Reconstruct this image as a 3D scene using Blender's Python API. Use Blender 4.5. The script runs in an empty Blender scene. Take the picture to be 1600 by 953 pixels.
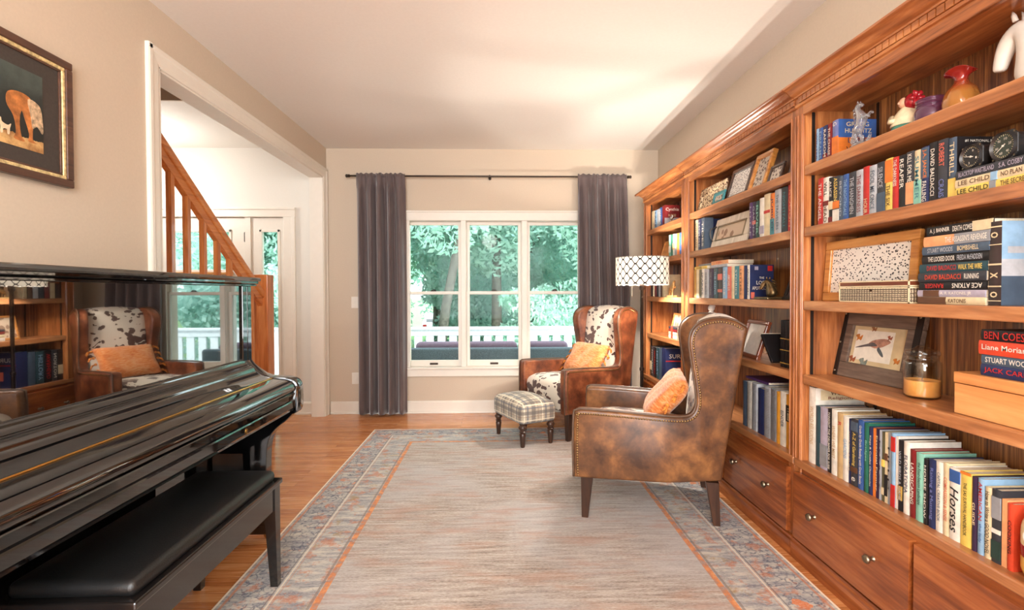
import bpy, bmesh, math, random
from mathutils import Vector, Matrix
random.seed(7)
R = math.radians
scene = bpy.context.scene
COL = scene.collection

# ------------------------------------------------------------------ camera
cam_data = bpy.data.cameras.new('camera')
cam_data.sensor_width = 36.0
cam_data.lens = 780.0 / 1600.0 * 36.0
cam_data.shift_x = -0.00137
cam_data.shift_y = -0.0037
cam_data.clip_start = 0.05
cam_data.clip_end = 400
cam = bpy.data.objects.new('camera', cam_data)
COL.objects.link(cam)
yaw, pitch, roll = R(1.7), R(1.0), R(-0.15)
fwd = Vector((math.sin(yaw) * math.cos(pitch), math.cos(yaw) * math.cos(pitch), -math.sin(pitch)))
rgt = Vector((math.cos(yaw), -math.sin(yaw), 0))
upv = rgt.cross(fwd)
r2 = rgt * math.cos(roll) + upv * math.sin(roll)
u2 = upv * math.cos(roll) - rgt * math.sin(roll)
mt = Matrix((r2, u2, -fwd)).transposed().to_4x4()
mt.translation = Vector((0, 0, 1.226))
cam.matrix_world = mt
scene.camera = cam

# ------------------------------------------------------------------ view, world, lights
scene.view_settings.view_transform = 'Standard'
scene.view_settings.look = 'None'
scene.view_settings.gamma = 1.0
scene.view_settings.use_curve_mapping = False
scene.view_settings.exposure = 0.78

world = bpy.data.worlds.new('overcast_sky')
scene.world = world
world.use_nodes = True
wn = world.node_tree.nodes
bg = wn['Background']
bg.inputs[0].default_value = (0.86, 0.95, 1.0, 1)
bg.inputs[1].default_value = 3.8


def lamp(name, kind, loc, energy, color=(1, 1, 1), size=1.0, size_y=None, rot=(0, 0, 0), radius=0.05):
    d = bpy.data.lights.new(name, kind)
    d.energy = energy
    d.color = color
    if kind == 'AREA':
        d.shape = 'RECTANGLE'
        d.size = size
        d.size_y = size_y or size
    elif kind == 'SUN':
        d.angle = R(size)
    else:
        d.shadow_soft_size = radius
    o = bpy.data.objects.new(name, d)
    o.location = loc
    o.rotation_euler = rot
    COL.objects.link(o)
    return o


SUN = lamp('sun', 'SUN', (0, 0, 20), 3.0, (1, 0.97, 0.9), size=8, rot=(R(38), R(18), 0))
# added fill light standing in for daylight from an unseen rear window
REAR_FILL = lamp('rear_fill_light', 'AREA', (-0.2, -2.95, 1.5), 132, (0.97, 0.985, 1.0), 2.8, 1.9, (R(90), 0, 0))
# added unseen fill lights: one for the room, one for the foyer's glow
CEIL_FILL = lamp('ceiling_fill_light', 'POINT', (-0.2, -0.6, 2.35), 52, (1.0, 0.965, 0.92), radius=0.16)
FOYER_FILL = lamp('foyer_fill_light', 'POINT', (-3.25, 4.35, 2.2), 23, (1.0, 0.97, 0.93), radius=0.15)
BULB_POWER = 23.0
BULB_COLOR = (1.0, 0.90, 0.79)


# ------------------------------------------------------------------ colour and material helpers
def srgb(r, g, b):
    f = lambda c: (c / 255 / 12.92) if c / 255 <= 0.04045 else ((c / 255 + 0.055) / 1.055) ** 2.4
    return (f(r), f(g), f(b), 1)


MATS = {}


class NT:
    """small node builder"""
    def __init__(s, name):
        s.m = bpy.data.materials.new(name)
        s.m.use_nodes = True
        s.t = s.m.node_tree
        s.b = s.t.nodes['Principled BSDF']
        s.out = s.t.nodes['Material Output']

    def n(s, typ, **kw):
        nd = s.t.nodes.new(typ)
        for k, v in kw.items():
            if k.startswith('i_'):
                nd.inputs[int(k[2:]) if k[2:].isdigit() else k[2:].replace('_', ' ')].default_value = v
            else:
                setattr(nd, k, v)
        return nd

    def l(s, a, b):
        s.t.links.new(a, b)

    def val(s, x, inp):
        if hasattr(x, 'links') or hasattr(x, 'is_linked'):
            s.l(x, inp)
        else:
            inp.default_value = x

    def math(s, op, a, b=0.0, c=None, clamp=False):
        nd = s.n('ShaderNodeMath', operation=op, use_clamp=clamp)
        s.val(a, nd.inputs[0])
        s.val(b, nd.inputs[1])
        if c is not None:
            s.val(c, nd.inputs[2])
        return nd.outputs[0]

    def coord(s, scale=(1, 1, 1), which='Object', rot=(0, 0, 0), loc=(0, 0, 0)):
        tc = s.n('ShaderNodeTexCoord')
        mp = s.n('ShaderNodeMapping')
        mp.inputs['Scale'].default_value = scale
        mp.inputs['Rotation'].default_value = rot
        mp.inputs['Location'].default_value = loc
        s.l(tc.outputs[which], mp.inputs[0])
        return mp.outputs[0]

    def xyz(s, which='Object'):
        tc = s.n('ShaderNodeTexCoord')
        sp = s.n('ShaderNodeSeparateXYZ')
        s.l(tc.outputs[which], sp.inputs[0])
        return sp.outputs[0], sp.outputs[1], sp.outputs[2]

    def noise(s, vec, scale=5, detail=4, rough=0.55, dist=0.0):
        nd = s.n('ShaderNodeTexNoise')
        nd.inputs['Scale'].default_value = scale
        nd.inputs['Detail'].default_value = detail
        nd.inputs['Roughness'].default_value = rough
        nd.inputs['Distortion'].default_value = dist
        if vec is not None:
            s.l(vec, nd.inputs['Vector'])
        return nd.outputs[0]

    def voro(s, vec, scale=5, feature='F1', out=0, rnd=1.0):
        nd = s.n('ShaderNodeTexVoronoi', feature=feature)
        nd.inputs['Scale'].default_value = scale
        nd.inputs['Randomness'].default_value = rnd
        s.l(vec, nd.inputs['Vector'])
        return nd.outputs[out]

    def ramp(s, fac, stops, interp='LINEAR'):
        nd = s.n('ShaderNodeValToRGB')
        nd.color_ramp.interpolation = interp
        e = nd.color_ramp.elements
        while len(e) < len(stops):
            e.new(0.5)
        for i, (p, c) in enumerate(stops):
            e[i].position = p
            e[i].color = c if len(c) == 4 else (*c, 1)
        s.l(fac, nd.inputs[0])
        return nd.outputs[0]

    def mix(s, fac, a, b, mode='MIX'):
        nd = s.n('ShaderNodeMix', data_type='RGBA', blend_type=mode)
        s.val(fac, nd.inputs[0])
        s.val(a, nd.inputs[6])
        s.val(b, nd.inputs[7])
        return nd.outputs[2]

    def bump(s, h, strength=0.2, dist=0.01):
        nd = s.n('ShaderNodeBump')
        nd.inputs['Strength'].default_value = strength
        nd.inputs['Distance'].default_value = dist
        s.l(h, nd.inputs['Height'])
        s.l(nd.outputs[0], s.b.inputs['Normal'])

    def base(s, c):
        s.val(c, s.b.inputs['Base Color'])

    def set(s, rough=None, metal=None, spec=None, coat=None, ior=None, trans=None, alpha=None, emis=None, estr=None, sss=None, sheen=None):
        i = s.b.inputs
        if rough is not None: s.val(rough, i['Roughness'])
        if metal is not None: i['Metallic'].default_value = metal
        if spec is not None: i['Specular IOR Level'].default_value = spec
        if coat is not None: i['Coat Weight'].default_value = coat; i['Coat Roughness'].default_value = 0.05
        if ior is not None: i['IOR'].default_value = ior
        if trans is not None: i['Transmission Weight'].default_value = trans
        if sheen is not None: i['Sheen Weight'].default_value = sheen
        if emis is not None: i['Emission Color'].default_value = emis; i['Emission Strength'].default_value = estr or 1
        return s


def plain(name, rgb, rough=0.5, metal=0.0, var=0.06, scale=30, bump=0.0, **kw):
    """one colour with a little procedural variation"""
    if name in MATS:
        return MATS[name]
    k = NT(name)
    c = srgb(*rgb)
    nz = k.noise(k.coord(), scale, 3)
    dark = tuple(x * (1 - var * 2) for x in c[:3]) + (1,)
    lite = tuple(min(1, x * (1 + var)) for x in c[:3]) + (1,)
    k.base(k.ramp(nz, [(0.3, dark), (0.7, lite)]))
    k.set(rough=rough, metal=metal, **kw)
    if bump:
        k.bump(nz, bump, 0.003)
    MATS[name] = k.m
    return k.m


def wood(name, dark, mid, light, axis='y', rough=0.32, fine=1.0, coat=0.25):
    if name in MATS:
        return MATS[name]
    k = NT(name)
    st = {'x': (1.2, 14, 14), 'y': (14, 1.2, 14), 'z': (14, 14, 1.2)}[axis]
    v = k.coord(tuple(a * fine for a in st))
    n1 = k.noise(v, 1.0, 5, 0.6, 1.6)
    st2 = tuple(a * 6 * fine for a in st)
    n2 = k.noise(k.coord(st2), 1.0, 3, 0.6)
    f = k.math('ADD', k.math('MULTIPLY', n1, 0.7), k.math('MULTIPLY', n2, 0.3))
    k.base(k.ramp(f, [(0.33, srgb(*dark)), (0.5, srgb(*mid)), (0.68, srgb(*light))]))
    k.set(rough=rough, coat=coat)
    k.bump(n2, 0.08, 0.002)
    MATS[name] = k.m
    return k.m


# ------------------------------------------------------------------ object helpers
def tag(o, label=None, cat=None, group=None, kind=None):
    if label: o['label'] = label
    if cat: o['category'] = cat
    if group: o['group'] = group
    if kind: o['kind'] = kind
    return o


def thing(name, label, cat, loc=(0, 0, 0), rotz=0.0, group=None, kind=None, rot=None):
    o = bpy.data.objects.new(name, None)
    o.empty_display_size = 0.05
    COL.objects.link(o)
    o.location = loc
    o.rotation_euler = rot if rot else (0, 0, rotz)
    return tag(o, label, cat, group, kind)


def obj(name, bm, mat, parent=None, smooth=False, loc=None, rot=None, angle=None):
    me = bpy.data.meshes.new(name)
    bmesh.ops.recalc_face_normals(bm, faces=bm.faces)
    bm.to_mesh(me)
    bm.free()
    for m in (mat if isinstance(mat, (list, tuple)) else [mat]):
        me.materials.append(m)
    if smooth:
        me.shade_smooth()
        if angle:
            me.set_sharp_from_angle(angle=R(angle))
    o = bpy.data.objects.new(name, me)
    COL.objects.link(o)
    if parent:
        o.parent = parent
    if loc: o.location = loc
    if rot: o.rotation_euler = rot
    return o


def struct(name, bm, mat, parent=None, **kw):
    o = obj(name, bm, mat, parent, **kw)
    if not parent:
        o['kind'] = 'structure'
    return o


def NB():
    return bmesh.new()


def box(bm, x0, x1, y0, y1, z0, z1, bev=0.0, seg=2, mi=0, M=None):
    vs = [bm.verts.new((x, y, z)) for z in (z0, z1) for y in (y0, y1) for x in (x0, x1)]
    idx = [(0, 2, 3, 1), (4, 5, 7, 6), (0, 1, 5, 4), (2, 6, 7, 3), (0, 4, 6, 2), (1, 3, 7, 5)]
    fs = [bm.faces.new([vs[i] for i in f]) for f in idx]
    for f in fs: f.material_index = mi
    vv = vs
    if bev > 0:
        es = list({e for f in fs for e in f.edges})
        r = bmesh.ops.bevel(bm, geom=es, offset=bev, segments=seg, profile=0.5, affect='EDGES', material=mi)
        vv = list({v for f in r['faces'] for v in f.verts} | {v for v in vs if v.is_valid})
    if M is not None:
        bmesh.ops.transform(bm, matrix=M, verts=[v for v in vv if v.is_valid])
    return bm


def prism(bm, pts, a0, a1, axis='y', bev=0.0, seg=2, mi=0, f=None):
    """polygon pts (p,q) extruded along axis from a0 to a1"""
    def mk(p, q, a):
        if axis == 'y': v = (p, a, q)
        elif axis == 'x': v = (a, p, q)
        else: v = (p, q, a)
        return f(v) if f else v
    A = [bm.verts.new(mk(p, q, a0)) for p, q in pts]
    B = [bm.verts.new(mk(p, q, a1)) for p, q in pts]
    n = len(pts)
    fs = [bm.faces.new(A), bm.faces.new(B[::-1])]
    rim = [e for ff in fs for e in ff.edges]
    for i in range(n):
        fs.append(bm.faces.new((A[i], B[i], B[(i + 1) % n], A[(i + 1) % n])))
    for ff in fs: ff.material_index = mi
    if bev > 0:
        bmesh.ops.recalc_face_normals(bm, faces=fs)
        bmesh.ops.bevel(bm, geom=rim, offset=bev, segments=seg, profile=0.5, affect='EDGES', material=mi)
    return bm


def lathe(bm, prof, n=24, c=(0, 0, 0), axis='z', mi=0, sc=(1, 1)):
    """prof: (r,h) list"""
    rings = []
    for r, h in prof:
        ring = []
        for i in range(n):
            a = 2 * math.pi * i / n
            p, q = r * math.cos(a) * sc[0], r * math.sin(a) * sc[1]
            if axis == 'z': v = (c[0] + p, c[1] + q, c[2] + h)
            elif axis == 'x': v = (c[0] + h, c[1] + p, c[2] + q)
            else: v = (c[0] + p, c[1] + h, c[2] + q)
            ring.append(bm.verts.new(v))
        rings.append(ring)
    for a, b in zip(rings, rings[1:]):
        for i in range(n):
            bm.faces.new((a[i], a[(i + 1) % n], b[(i + 1) % n], b[i])).material_index = mi
    bm.faces.new(rings[0]).material_index = mi
    bm.faces.new(rings[-1][::-1]).material_index = mi
    return bm


def tube(bm, pts, rad, n=8, mi=0, closed=False):
    P = [Vector(p) for p in pts]
    rads = rad if isinstance(rad, (list, tuple)) else [rad] * len(P)
    rings = []
    ref = None
    for i, p in enumerate(P):
        if closed: t = (P[(i + 1) % len(P)] - P[i - 1])
        else: t = (P[min(i + 1, len(P) - 1)] - P[max(i - 1, 0)])
        if t.length < 1e-9: t = Vector((0, 0, 1))
        t.normalize()
        if ref is None:
            ref = t.orthogonal().normalized()
        else:
            ref = (ref - t * ref.dot(t))
            ref = ref.normalized() if ref.length > 1e-6 else t.orthogonal().normalized()
        b = t.cross(ref)
        rings.append([bm.verts.new(p + (ref * math.cos(2 * math.pi * k / n) + b * math.sin(2 * math.pi * k / n)) * rads[i]) for k in range(n)])
    pairs = list(zip(rings, rings[1:]))
    if closed: pairs.append((rings[-1], rings[0]))
    for a, b in pairs:
        for k in range(n):
            bm.faces.new((a[k], a[(k + 1) % n], b[(k + 1) % n], b[k])).material_index = mi
    if not closed:
        bm.faces.new(rings[0][::-1]).material_index = mi
        bm.faces.new(rings[-1]).material_index = mi
    return bm


def ball(bm, c, r, sc=(1, 1, 1), seg=12, mi=0, M=None):
    mm = Matrix.Translation(c) @ (M if M is not None else Matrix()) @ Matrix.Diagonal((*[r * s for s in sc], 1))
    ret = bmesh.ops.create_uvsphere(bm, u_segments=seg, v_segments=max(6, seg // 2 + 2), radius=1, matrix=mm)
    for v in ret['verts']:
        for f in v.link_faces: f.material_index = mi
    return bm


def spline(pts, per=6, closed=False):
    out = []
    n = len(pts)
    rng = range(n) if closed else range(n - 1)
    for i in rng:
        if closed: p0, p1, p2, p3 = pts[i - 1], pts[i], pts[(i + 1) % n], pts[(i + 2) % n]
        else: p0, p1, p2, p3 = pts[max(i - 1, 0)], pts[i], pts[i + 1], pts[min(i + 2, n - 1)]
        for k in range(per):
            t = k / per
            out.append(tuple(0.5 * ((2 * b) + (-a + c) * t + (2 * a - 5 * b + 4 * c - d) * t * t + (-a + 3 * b - 3 * c + d) * t ** 3) for a, b, c, d in zip(p0, p1, p2, p3)))
    if not closed: out.append(tuple(pts[-1]))
    return out


def xf(bm, M):
    bmesh.ops.transform(bm, matrix=M, verts=bm.verts)
    return bm


def skin_body(name, joints, edges, radii, mat, parent, sub=2, **kw):
    """one continuous surface grown along a skeleton"""
    me = bpy.data.meshes.new(name)
    me.from_pydata([Vector(j) for j in joints], edges, [])
    o = bpy.data.objects.new(name, me)
    COL.objects.link(o)
    md = o.modifiers.new('skin', 'SKIN')
    for i, r in enumerate(radii):
        rr = r if isinstance(r, tuple) else (r, r)
        me.skin_vertices[0].data[i].radius = rr
    me.skin_vertices[0].data[0].use_root = True
    md.use_smooth_shade = True
    s = o.modifiers.new('sub', 'SUBSURF')
    s.levels = sub
    s.render_levels = sub
    me.materials.append(mat)
    if parent: o.parent = parent
    return o


TXT = {}


def text_bm(s, w, hgt, bold=0.0, shear=0.0, spacing=1.0):
    """flat lettering fitted into a w x hgt box centred at the origin in the xy plane"""
    cu = bpy.data.curves.new('lettering', 'FONT')
    cu.body = s
    cu.size = 1
    cu.offset = bold
    cu.shear = shear
    cu.space_character = spacing
    cu.resolution_u = 2
    cu.extrude = 0.0
    cu.align_x = 'CENTER'
    tmp = bpy.data.objects.new('lettering', cu)
    me = bpy.data.meshes.new_from_object(tmp)
    bm = bmesh.new()
    bm.from_mesh(me)
    bpy.data.objects.remove(tmp)
    bpy.data.meshes.remove(me)
    bpy.data.curves.remove(cu)
    if not bm.verts: return bm
    xs = [v.co.x for v in bm.verts]; ys = [v.co.y for v in bm.verts]
    cx, cy = (max(xs) + min(xs)) / 2, (max(ys) + min(ys)) / 2
    sx = w / max(1e-6, max(xs) - min(xs)); sy = hgt / max(1e-6, max(ys) - min(ys))
    for v in bm.verts:
        v.co = ((v.co.x - cx) * sx, (v.co.y - cy) * sy, 0)
    return bm


def basis(origin, ex, ey):
    ex = Vector(ex).normalized(); ey = Vector(ey).normalized(); ez = ex.cross(ey)
    m = Matrix((ex, ey, ez)).transposed().to_4x4()
    m.translation = Vector(origin)
    return m

# ------------------------------------------------------------------ shared materials
H = 2.68
M_wall = plain('wall_paint_beige', (206, 190, 170), 0.85, var=0.015, scale=90)
M_foyer = plain('foyer_paint_pale', (226, 221, 212), 0.85, var=0.01, scale=90)
M_ceil = plain('ceiling_paint', (236, 232, 226), 0.9, var=0.01, scale=60)
M_trim = plain('white_trim_paint', (232, 225, 213), 0.4, var=0.01, scale=20)
M_bronze = plain('dark_bronze', (62, 50, 42), 0.35, metal=0.8, var=0.1)
M_black = plain('black_lacquer', (9, 9, 10), 0.03, var=0.0, ior=1.7, coat=.4)
M_mirror = plain('black_panel_lacquer', (8, 8, 9), 0.012, var=0.0, ior=3.0, coat=1.0)
M_brass = plain('brass', (196, 152, 78), 0.25, metal=1.0)
M_steel = plain('aged_steel', (150, 138, 118), 0.35, metal=1.0)
M_paper = plain('page_paper', (228, 216, 192), 0.9, var=0.08, scale=200)


def glass_pane_mat():
    k = NT('window_glass')
    k.t.nodes.remove(k.b)
    tr = k.n('ShaderNodeBsdfTransparent')
    tr.inputs[0].default_value = (0.93, 0.97, 0.96, 1)
    gl = k.n('ShaderNodeBsdfGlossy')
    gl.inputs['Roughness'].default_value = 0.02
    fr = k.n('ShaderNodeFresnel')
    fr.inputs[0].default_value = 1.12
    mx = k.n('ShaderNodeMixShader')
    k.l(fr.outputs[0], mx.inputs[0]); k.l(tr.outputs[0], mx.inputs[1]); k.l(gl.outputs[0], mx.inputs[2])
    k.l(mx.outputs[0], k.out.inputs[0])
    return k.m


M_glass = glass_pane_mat()


def thin_glass(name, stops, amount=.55, power=2.5, zscale=1.0, body=0.0):
    k = NT(name)
    k.t.nodes.remove(k.b)
    x, y, z = k.xyz()
    tr = k.n('ShaderNodeBsdfTransparent')
    rc = k.ramp(k.math('MULTIPLY', z, zscale), stops)
    k.l(rc, tr.inputs[0])
    base_sh = tr.outputs[0]
    if body:
        df = k.n('ShaderNodeBsdfDiffuse'); k.l(rc, df.inputs[0])
        tl = k.n('ShaderNodeBsdfTranslucent'); k.l(rc, tl.inputs[0])
        m1 = k.n('ShaderNodeMixShader'); m1.inputs[0].default_value = .5; k.l(df.outputs[0], m1.inputs[1]); k.l(tl.outputs[0], m1.inputs[2])
        m2 = k.n('ShaderNodeMixShader'); m2.inputs[0].default_value = body; k.l(tr.outputs[0], m2.inputs[1]); k.l(m1.outputs[0], m2.inputs[2])
        base_sh = m2.outputs[0]
    gl = k.n('ShaderNodeBsdfGlossy'); gl.inputs['Roughness'].default_value = 0.04
    lw = k.n('ShaderNodeLayerWeight'); lw.inputs[0].default_value = 0.5
    f = k.math('ADD', k.math('MULTIPLY', k.math('POWER', lw.outputs['Facing'], power), amount), .05)
    mx = k.n('ShaderNodeMixShader')
    k.l(f, mx.inputs[0]); k.l(base_sh, mx.inputs[1]); k.l(gl.outputs[0], mx.inputs[2])
    k.l(mx.outputs[0], k.out.inputs[0])
    return k.m


def clear_glass(name, rgb, rough=0.02, ior=1.45):
    k = NT(name)
    k.base(k.ramp(k.noise(k.coord(), 8), [(0.3, srgb(*rgb)), (0.7, srgb(*[min(255, c + 6) for c in rgb]))]))
    k.set(rough=rough, trans=1.0, ior=ior)
    return k.m


def floor_mat():
    k = NT('oak_floor')
    v = k.coord()
    br = k.n('ShaderNodeTexBrick')
    k.l(v, br.inputs['Vector'])
    br.offset = 0.37
    br.inputs['Scale'].default_value = 1.0
    br.inputs['Brick Width'].default_value = 0.95
    br.inputs['Row Height'].default_value = 0.057
    br.inputs['Mortar Size'].default_value = 0.0009
    br.inputs['Mortar Smooth'].default_value = 0.2
    br.inputs['Bias'].default_value = 0.0
    br.inputs['Color1'].default_value = (0, 0, 0, 1)
    br.inputs['Color2'].default_value = (1, 1, 1, 1)
    br.inputs['Mortar'].default_value = (0.5, 0.5, 0.5, 1)
    # per plank shift of the grain
    cmb = k.n('ShaderNodeVectorMath', operation='ADD')
    sc = k.n('ShaderNodeVectorMath', operation='MULTIPLY')
    k.l(v, sc.inputs[0]); sc.inputs[1].default_value = (1.6, 26, 1)
    k.l(sc.outputs[0], cmb.inputs[0]); 
    mul = k.n('ShaderNodeVectorMath', operation='SCALE'); mul.inputs['Scale'].default_value = 9.0
    k.l(br.outputs['Color'], mul.inputs[0]); k.l(mul.outputs[0], cmb.inputs[1])
    g = k.noise(cmb.outputs[0], 1.6, 5, 0.6, 1.4)
    g2 = k.noise(k.coord((5, 160, 1)), 1.0, 3, 0.6)
    tone = k.math('ADD', k.math('MULTIPLY', br.outputs['Color'], 0.22), k.math('ADD', k.math('MULTIPLY', g, 0.62), k.math('MULTIPLY', g2, 0.26)))
    c = k.ramp(tone, [(0.30, srgb(146, 84, 44)), (0.52, srgb(192, 122, 70)), (0.74, srgb(216, 152, 98))])
    c = k.mix(k.math('MULTIPLY', br.outputs['Fac'], 0.75), c, srgb(90, 44, 22))
    k.base(c)
    k.set(rough=k.math('ADD', k.math('MULTIPLY', g2, 0.12), 0.2), coat=0.25)
    k.bump(g2, 0.05, 0.001)
    return k.m


# ------------------------------------------------------------------ shell
bm = NB(); box(bm, -4.7, 1.75, -3.2, 5.3, -0.12, 0)
struct('floor', bm, floor_mat())
bm = NB(); box(bm, -1.85, 1.75, -3.2, 5.3, H, H + 0.12)
struct('ceiling', bm, M_ceil)
bm = NB()
box(bm, -4.7, -1.85, 3.88, 5.3, H, H + 0.3)
box(bm, -4.7, -1.85, -3.2, 5.3, 5.2, 5.3)
struct('ceiling_foyer', bm, M_foyer)
bm = NB(); box(bm, -4.7, -1.851, 3.86, 3.879, H - 0.001, 5.2)
box(bm, -4.7, -1.85, -3.25, -3.2, 0, 5.3)
struct('wall_stairwell', bm, M_wall)
# right wall
bm = NB(); box(bm, 1.64, 1.75, -3.2, 5.3, 0, H)
struct('wall_right', bm, M_wall)
# left wall with the wide cased opening
bm = NB()
box(bm, -1.85, -1.73, -3.2, 2.616, 0, H)
box(bm, -1.85, -1.73, 2.616, 4.99, 2.371, H)
box(bm, -1.85, -1.73, 4.99, 5.1, 0, H)
box(bm, -1.86, -1.851, -3.2, 5.1, H, 5.3)
struct('wall_left', bm, M_wall)
# back wall, with window opening
WX0, WX1, WZ0, WZ1 = -0.925, 0.835, 0.46, 1.967
WX1 = 0.843
bm = NB()
box(bm, -1.79, WX0, 5.1, 5.3, 0, H)
box(bm, WX1, 1.75, 5.1, 5.3, 0, H)
box(bm, WX0, WX1, 5.1, 5.3, 0, WZ0)
box(bm, WX0, WX1, 5.1, 5.3, WZ1, H)
struct('wall_back', bm, M_wall)
# foyer wall with the door and its side light
bm = NB()
DX0, DX1, DZ = -4.05, -2.155, 1.99
box(bm, DX1, -1.79, 5.1, 5.3, 0, H)
box(bm, -4.7, DX0, 5.1, 5.3, 0, H)
box(bm, DX0, DX1, 5.1, 5.3, DZ, H)
box(bm, -4.8, -4.7, -3.2, 5.3, 0, 5.3)
struct('wall_foyer', bm, M_foyer)
# rear wall behind the camera; its window is added to carry the fill light
bm = NB()
box(bm, -1.85, -1.65, -3.3, -3.2, 0, H); box(bm, 1.25, 1.75, -3.3, -3.2, 0, H)
box(bm, -1.65, 1.25, -3.3, -3.2, 0, 0.5); box(bm, -1.65, 1.25, -3.3, -3.2, 2.4, H)
struct('wall_rear', bm, M_wall)
bm = NB()
for x in (-1.65, -0.7, 0.25, 1.19): box(bm, x, x + 0.06, -3.28, -3.2, 0.5, 2.4)
box(bm, -1.65, 1.25, -3.28, -3.2, 0.5, 0.56); box(bm, -1.65, 1.25, -3.28, -3.2, 2.34, 2.4)
w4 = struct('window_4', bm, M_trim)

# cased opening: jamb lining and casing
bm = NB()
box(bm, -1.853, -1.727, 2.616, 2.628, 0, 2.371)
box(bm, -1.853, -1.727, 4.978, 4.99, 0, 2.371)
box(bm, -1.853, -1.727, 2.616, 4.99, 2.359, 2.3715)


def casing(bm, xa, xb):
    lo, hi = min(xa, xb), max(xa, xb)
    s = 1 if xb > xa else -1
    prof = [(0, 0), (0, .095), (.018, .095), (.022, .088), (.022, .07), (.016, .062), (.014, .02), (.01, .006), (.01, 0)]
    # near upright
    prism(bm, [(xa + s * p, 2.616 - q) for p, q in prof], 0, 2.371 + .0944, 'z')
    prism(bm, [(xa + s * p, 4.99 + q) for p, q in prof], 0, 2.371 + .0944, 'z')
    prism(bm, [(xa + s * p, 2.371 + q) for p, q in prof], 2.616 - .0945, 4.99 + .0945, 'y')


casing(bm, -1.7305, -1.70)
casing(bm, -1.8495, -1.88)
struct('trim_1', bm, M_trim)

# baseboards


def baseboard(name, bm): struct(name, bm, M_trim)


def base_x(bm, x0, x1, y):
    prism(bm, [(y, 0.001), (y, .125), (y - .008, .125), (y - .016, .11), (y - .016, .02), (y - .028, .018), (y - .03, .001)], x0, x1, 'x')


def base_y(bm, y0, y1, x, s):
    prism(bm, [(x, 0.001), (x, .125), (x + s * .008, .125), (x + s * .016, .11), (x + s * .016, .02), (x + s * .028, .018), (x + s * .03, .001)], y0, y1, 'y')


bm = NB(); base_x(bm, -1.70, 1.64, 5.1); baseboard('baseboard_back', bm)
bm = NB(); base_x(bm, -2.04, -1.88, 5.1); baseboard('baseboard_foyer', bm)
bm = NB(); base_y(bm, -3.2, 2.52, -1.73, 1); baseboard('baseboard_left', bm)
bm = NB(); base_y(bm, 4.70, 5.07, 1.64, -1); base_y(bm, -3.2, 0.9, 1.64, -1); baseboard('baseboard_right', bm)

# ------------------------------------------------------------------ the triple window
for i, cx in enumerate((-0.666, -0.047, 0.576)):
    w = thing('window_%d' % (i + 1), None, None, (cx, 5.1, 0)); w['kind'] = 'structure'
    hw = 0.285
    bm = NB()   # frame / jambs
    box(bm, -hw - .012, -hw + .004, 0.0, .19, .46, 1.967); box(bm, hw - .004, hw + .012, 0.0, .19, .46, 1.967)
    box(bm, -hw, hw, 0.0, .19, 1.955, 1.967); box(bm, -hw, hw, 0.0, .19, .46, .468)
    obj('window_frame', bm, M_trim, w)

    def sash(name, z0, z1, y0, top, bot):
        bm = NB()
        box(bm, -hw + .004, -.25, y0, y0 + .034, z0, z1, .003); box(bm, .25, hw - .004, y0, y0 + .034, z0, z1, .003)
        box(bm, -.251, .251, y0 + .001, y0 + .033, z1 - top, z1, .003); box(bm, -.251, .251, y0 + .001, y0 + .033, z0, z0 + bot, .003)
        s = obj(name, bm, M_trim, w)
        bm = NB(); box(bm, -.252, .252, y0 + .015, y0 + .019, z0 + bot - .004, z1 - top + .004)
        obj('pane', bm, M_glass, s)
        return s
    up = sash('upper_sash', 1.205, 1.955, .085, .032, .03)
    lo = sash('lower_sash', .468, 1.24, .045, .03, .063)
    bm = NB()
    box(bm, -.03, .03, .03, .05, 1.24, 1.248, .002); tube(bm, [(-.018, .04, 1.25), (.0, .04, 1.256), (.022, .038, 1.252)], .005)
    obj('sash_lock', bm, M_bronze, lo)
    bm = NB(); box(bm, -.042, .042, .036, .046, .486, .506, .003)
    obj('sash_lift', bm, M_bronze, lo)
bm = NB()
cw = .075
box(bm, WX0 - .037, WX0 + .028, 5.078, 5.1, .46, 1.967, .004)
box(bm, WX1 - .028, WX1 + .037, 5.078, 5.1, .46, 1.967, .004)
for a, b in ((-.381, -.332), (.240, .291)):
    box(bm, a, b, 5.080, 5.17, .46, 1.967, .004)
box(bm, WX0 - .045, WX1 + .045, 5.074, 5.1, 1.955, 2.052, .005)
box(bm, WX0 - .05, WX1 + .05, 5.066, 5.1, 2.036, 2.056, .006)
box(bm, WX0 - .045, WX1 + .045, 5.072, 5.1, .375, .455, .004)
box(bm, WX0 - .055, WX1 + .055, 5.05, 5.12, .448, .47, .008)
struct('trim_2', bm, M_trim)

# ------------------------------------------------------------------ entry door, side lights
bm = NB()
box(bm, DX1 - .002, DX1 + .112, 5.078, 5.1, 0, DZ, .006); box(bm, DX1 + .08, DX1 + .118, 5.068, 5.1, 0, DZ, .006)
box(bm, DX0 - .11, DX0, 5.078, 5.1, 0, DZ, .006)
box(bm, DX0 - .112, DX1 + .118, 5.078, 5.1, DZ - .002, DZ + .088, .006); box(bm, DX0 - .116, DX1 + .122, 5.066, 5.1, DZ + .07, DZ + .096, .006)
box(bm, -2.545, -2.488, 5.10, 5.2, 0, DZ, .004); box(bm, -3.52, -3.46, 5.10, 5.2, 0, DZ, .004)
struct('trim_3', bm, M_trim)


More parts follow.
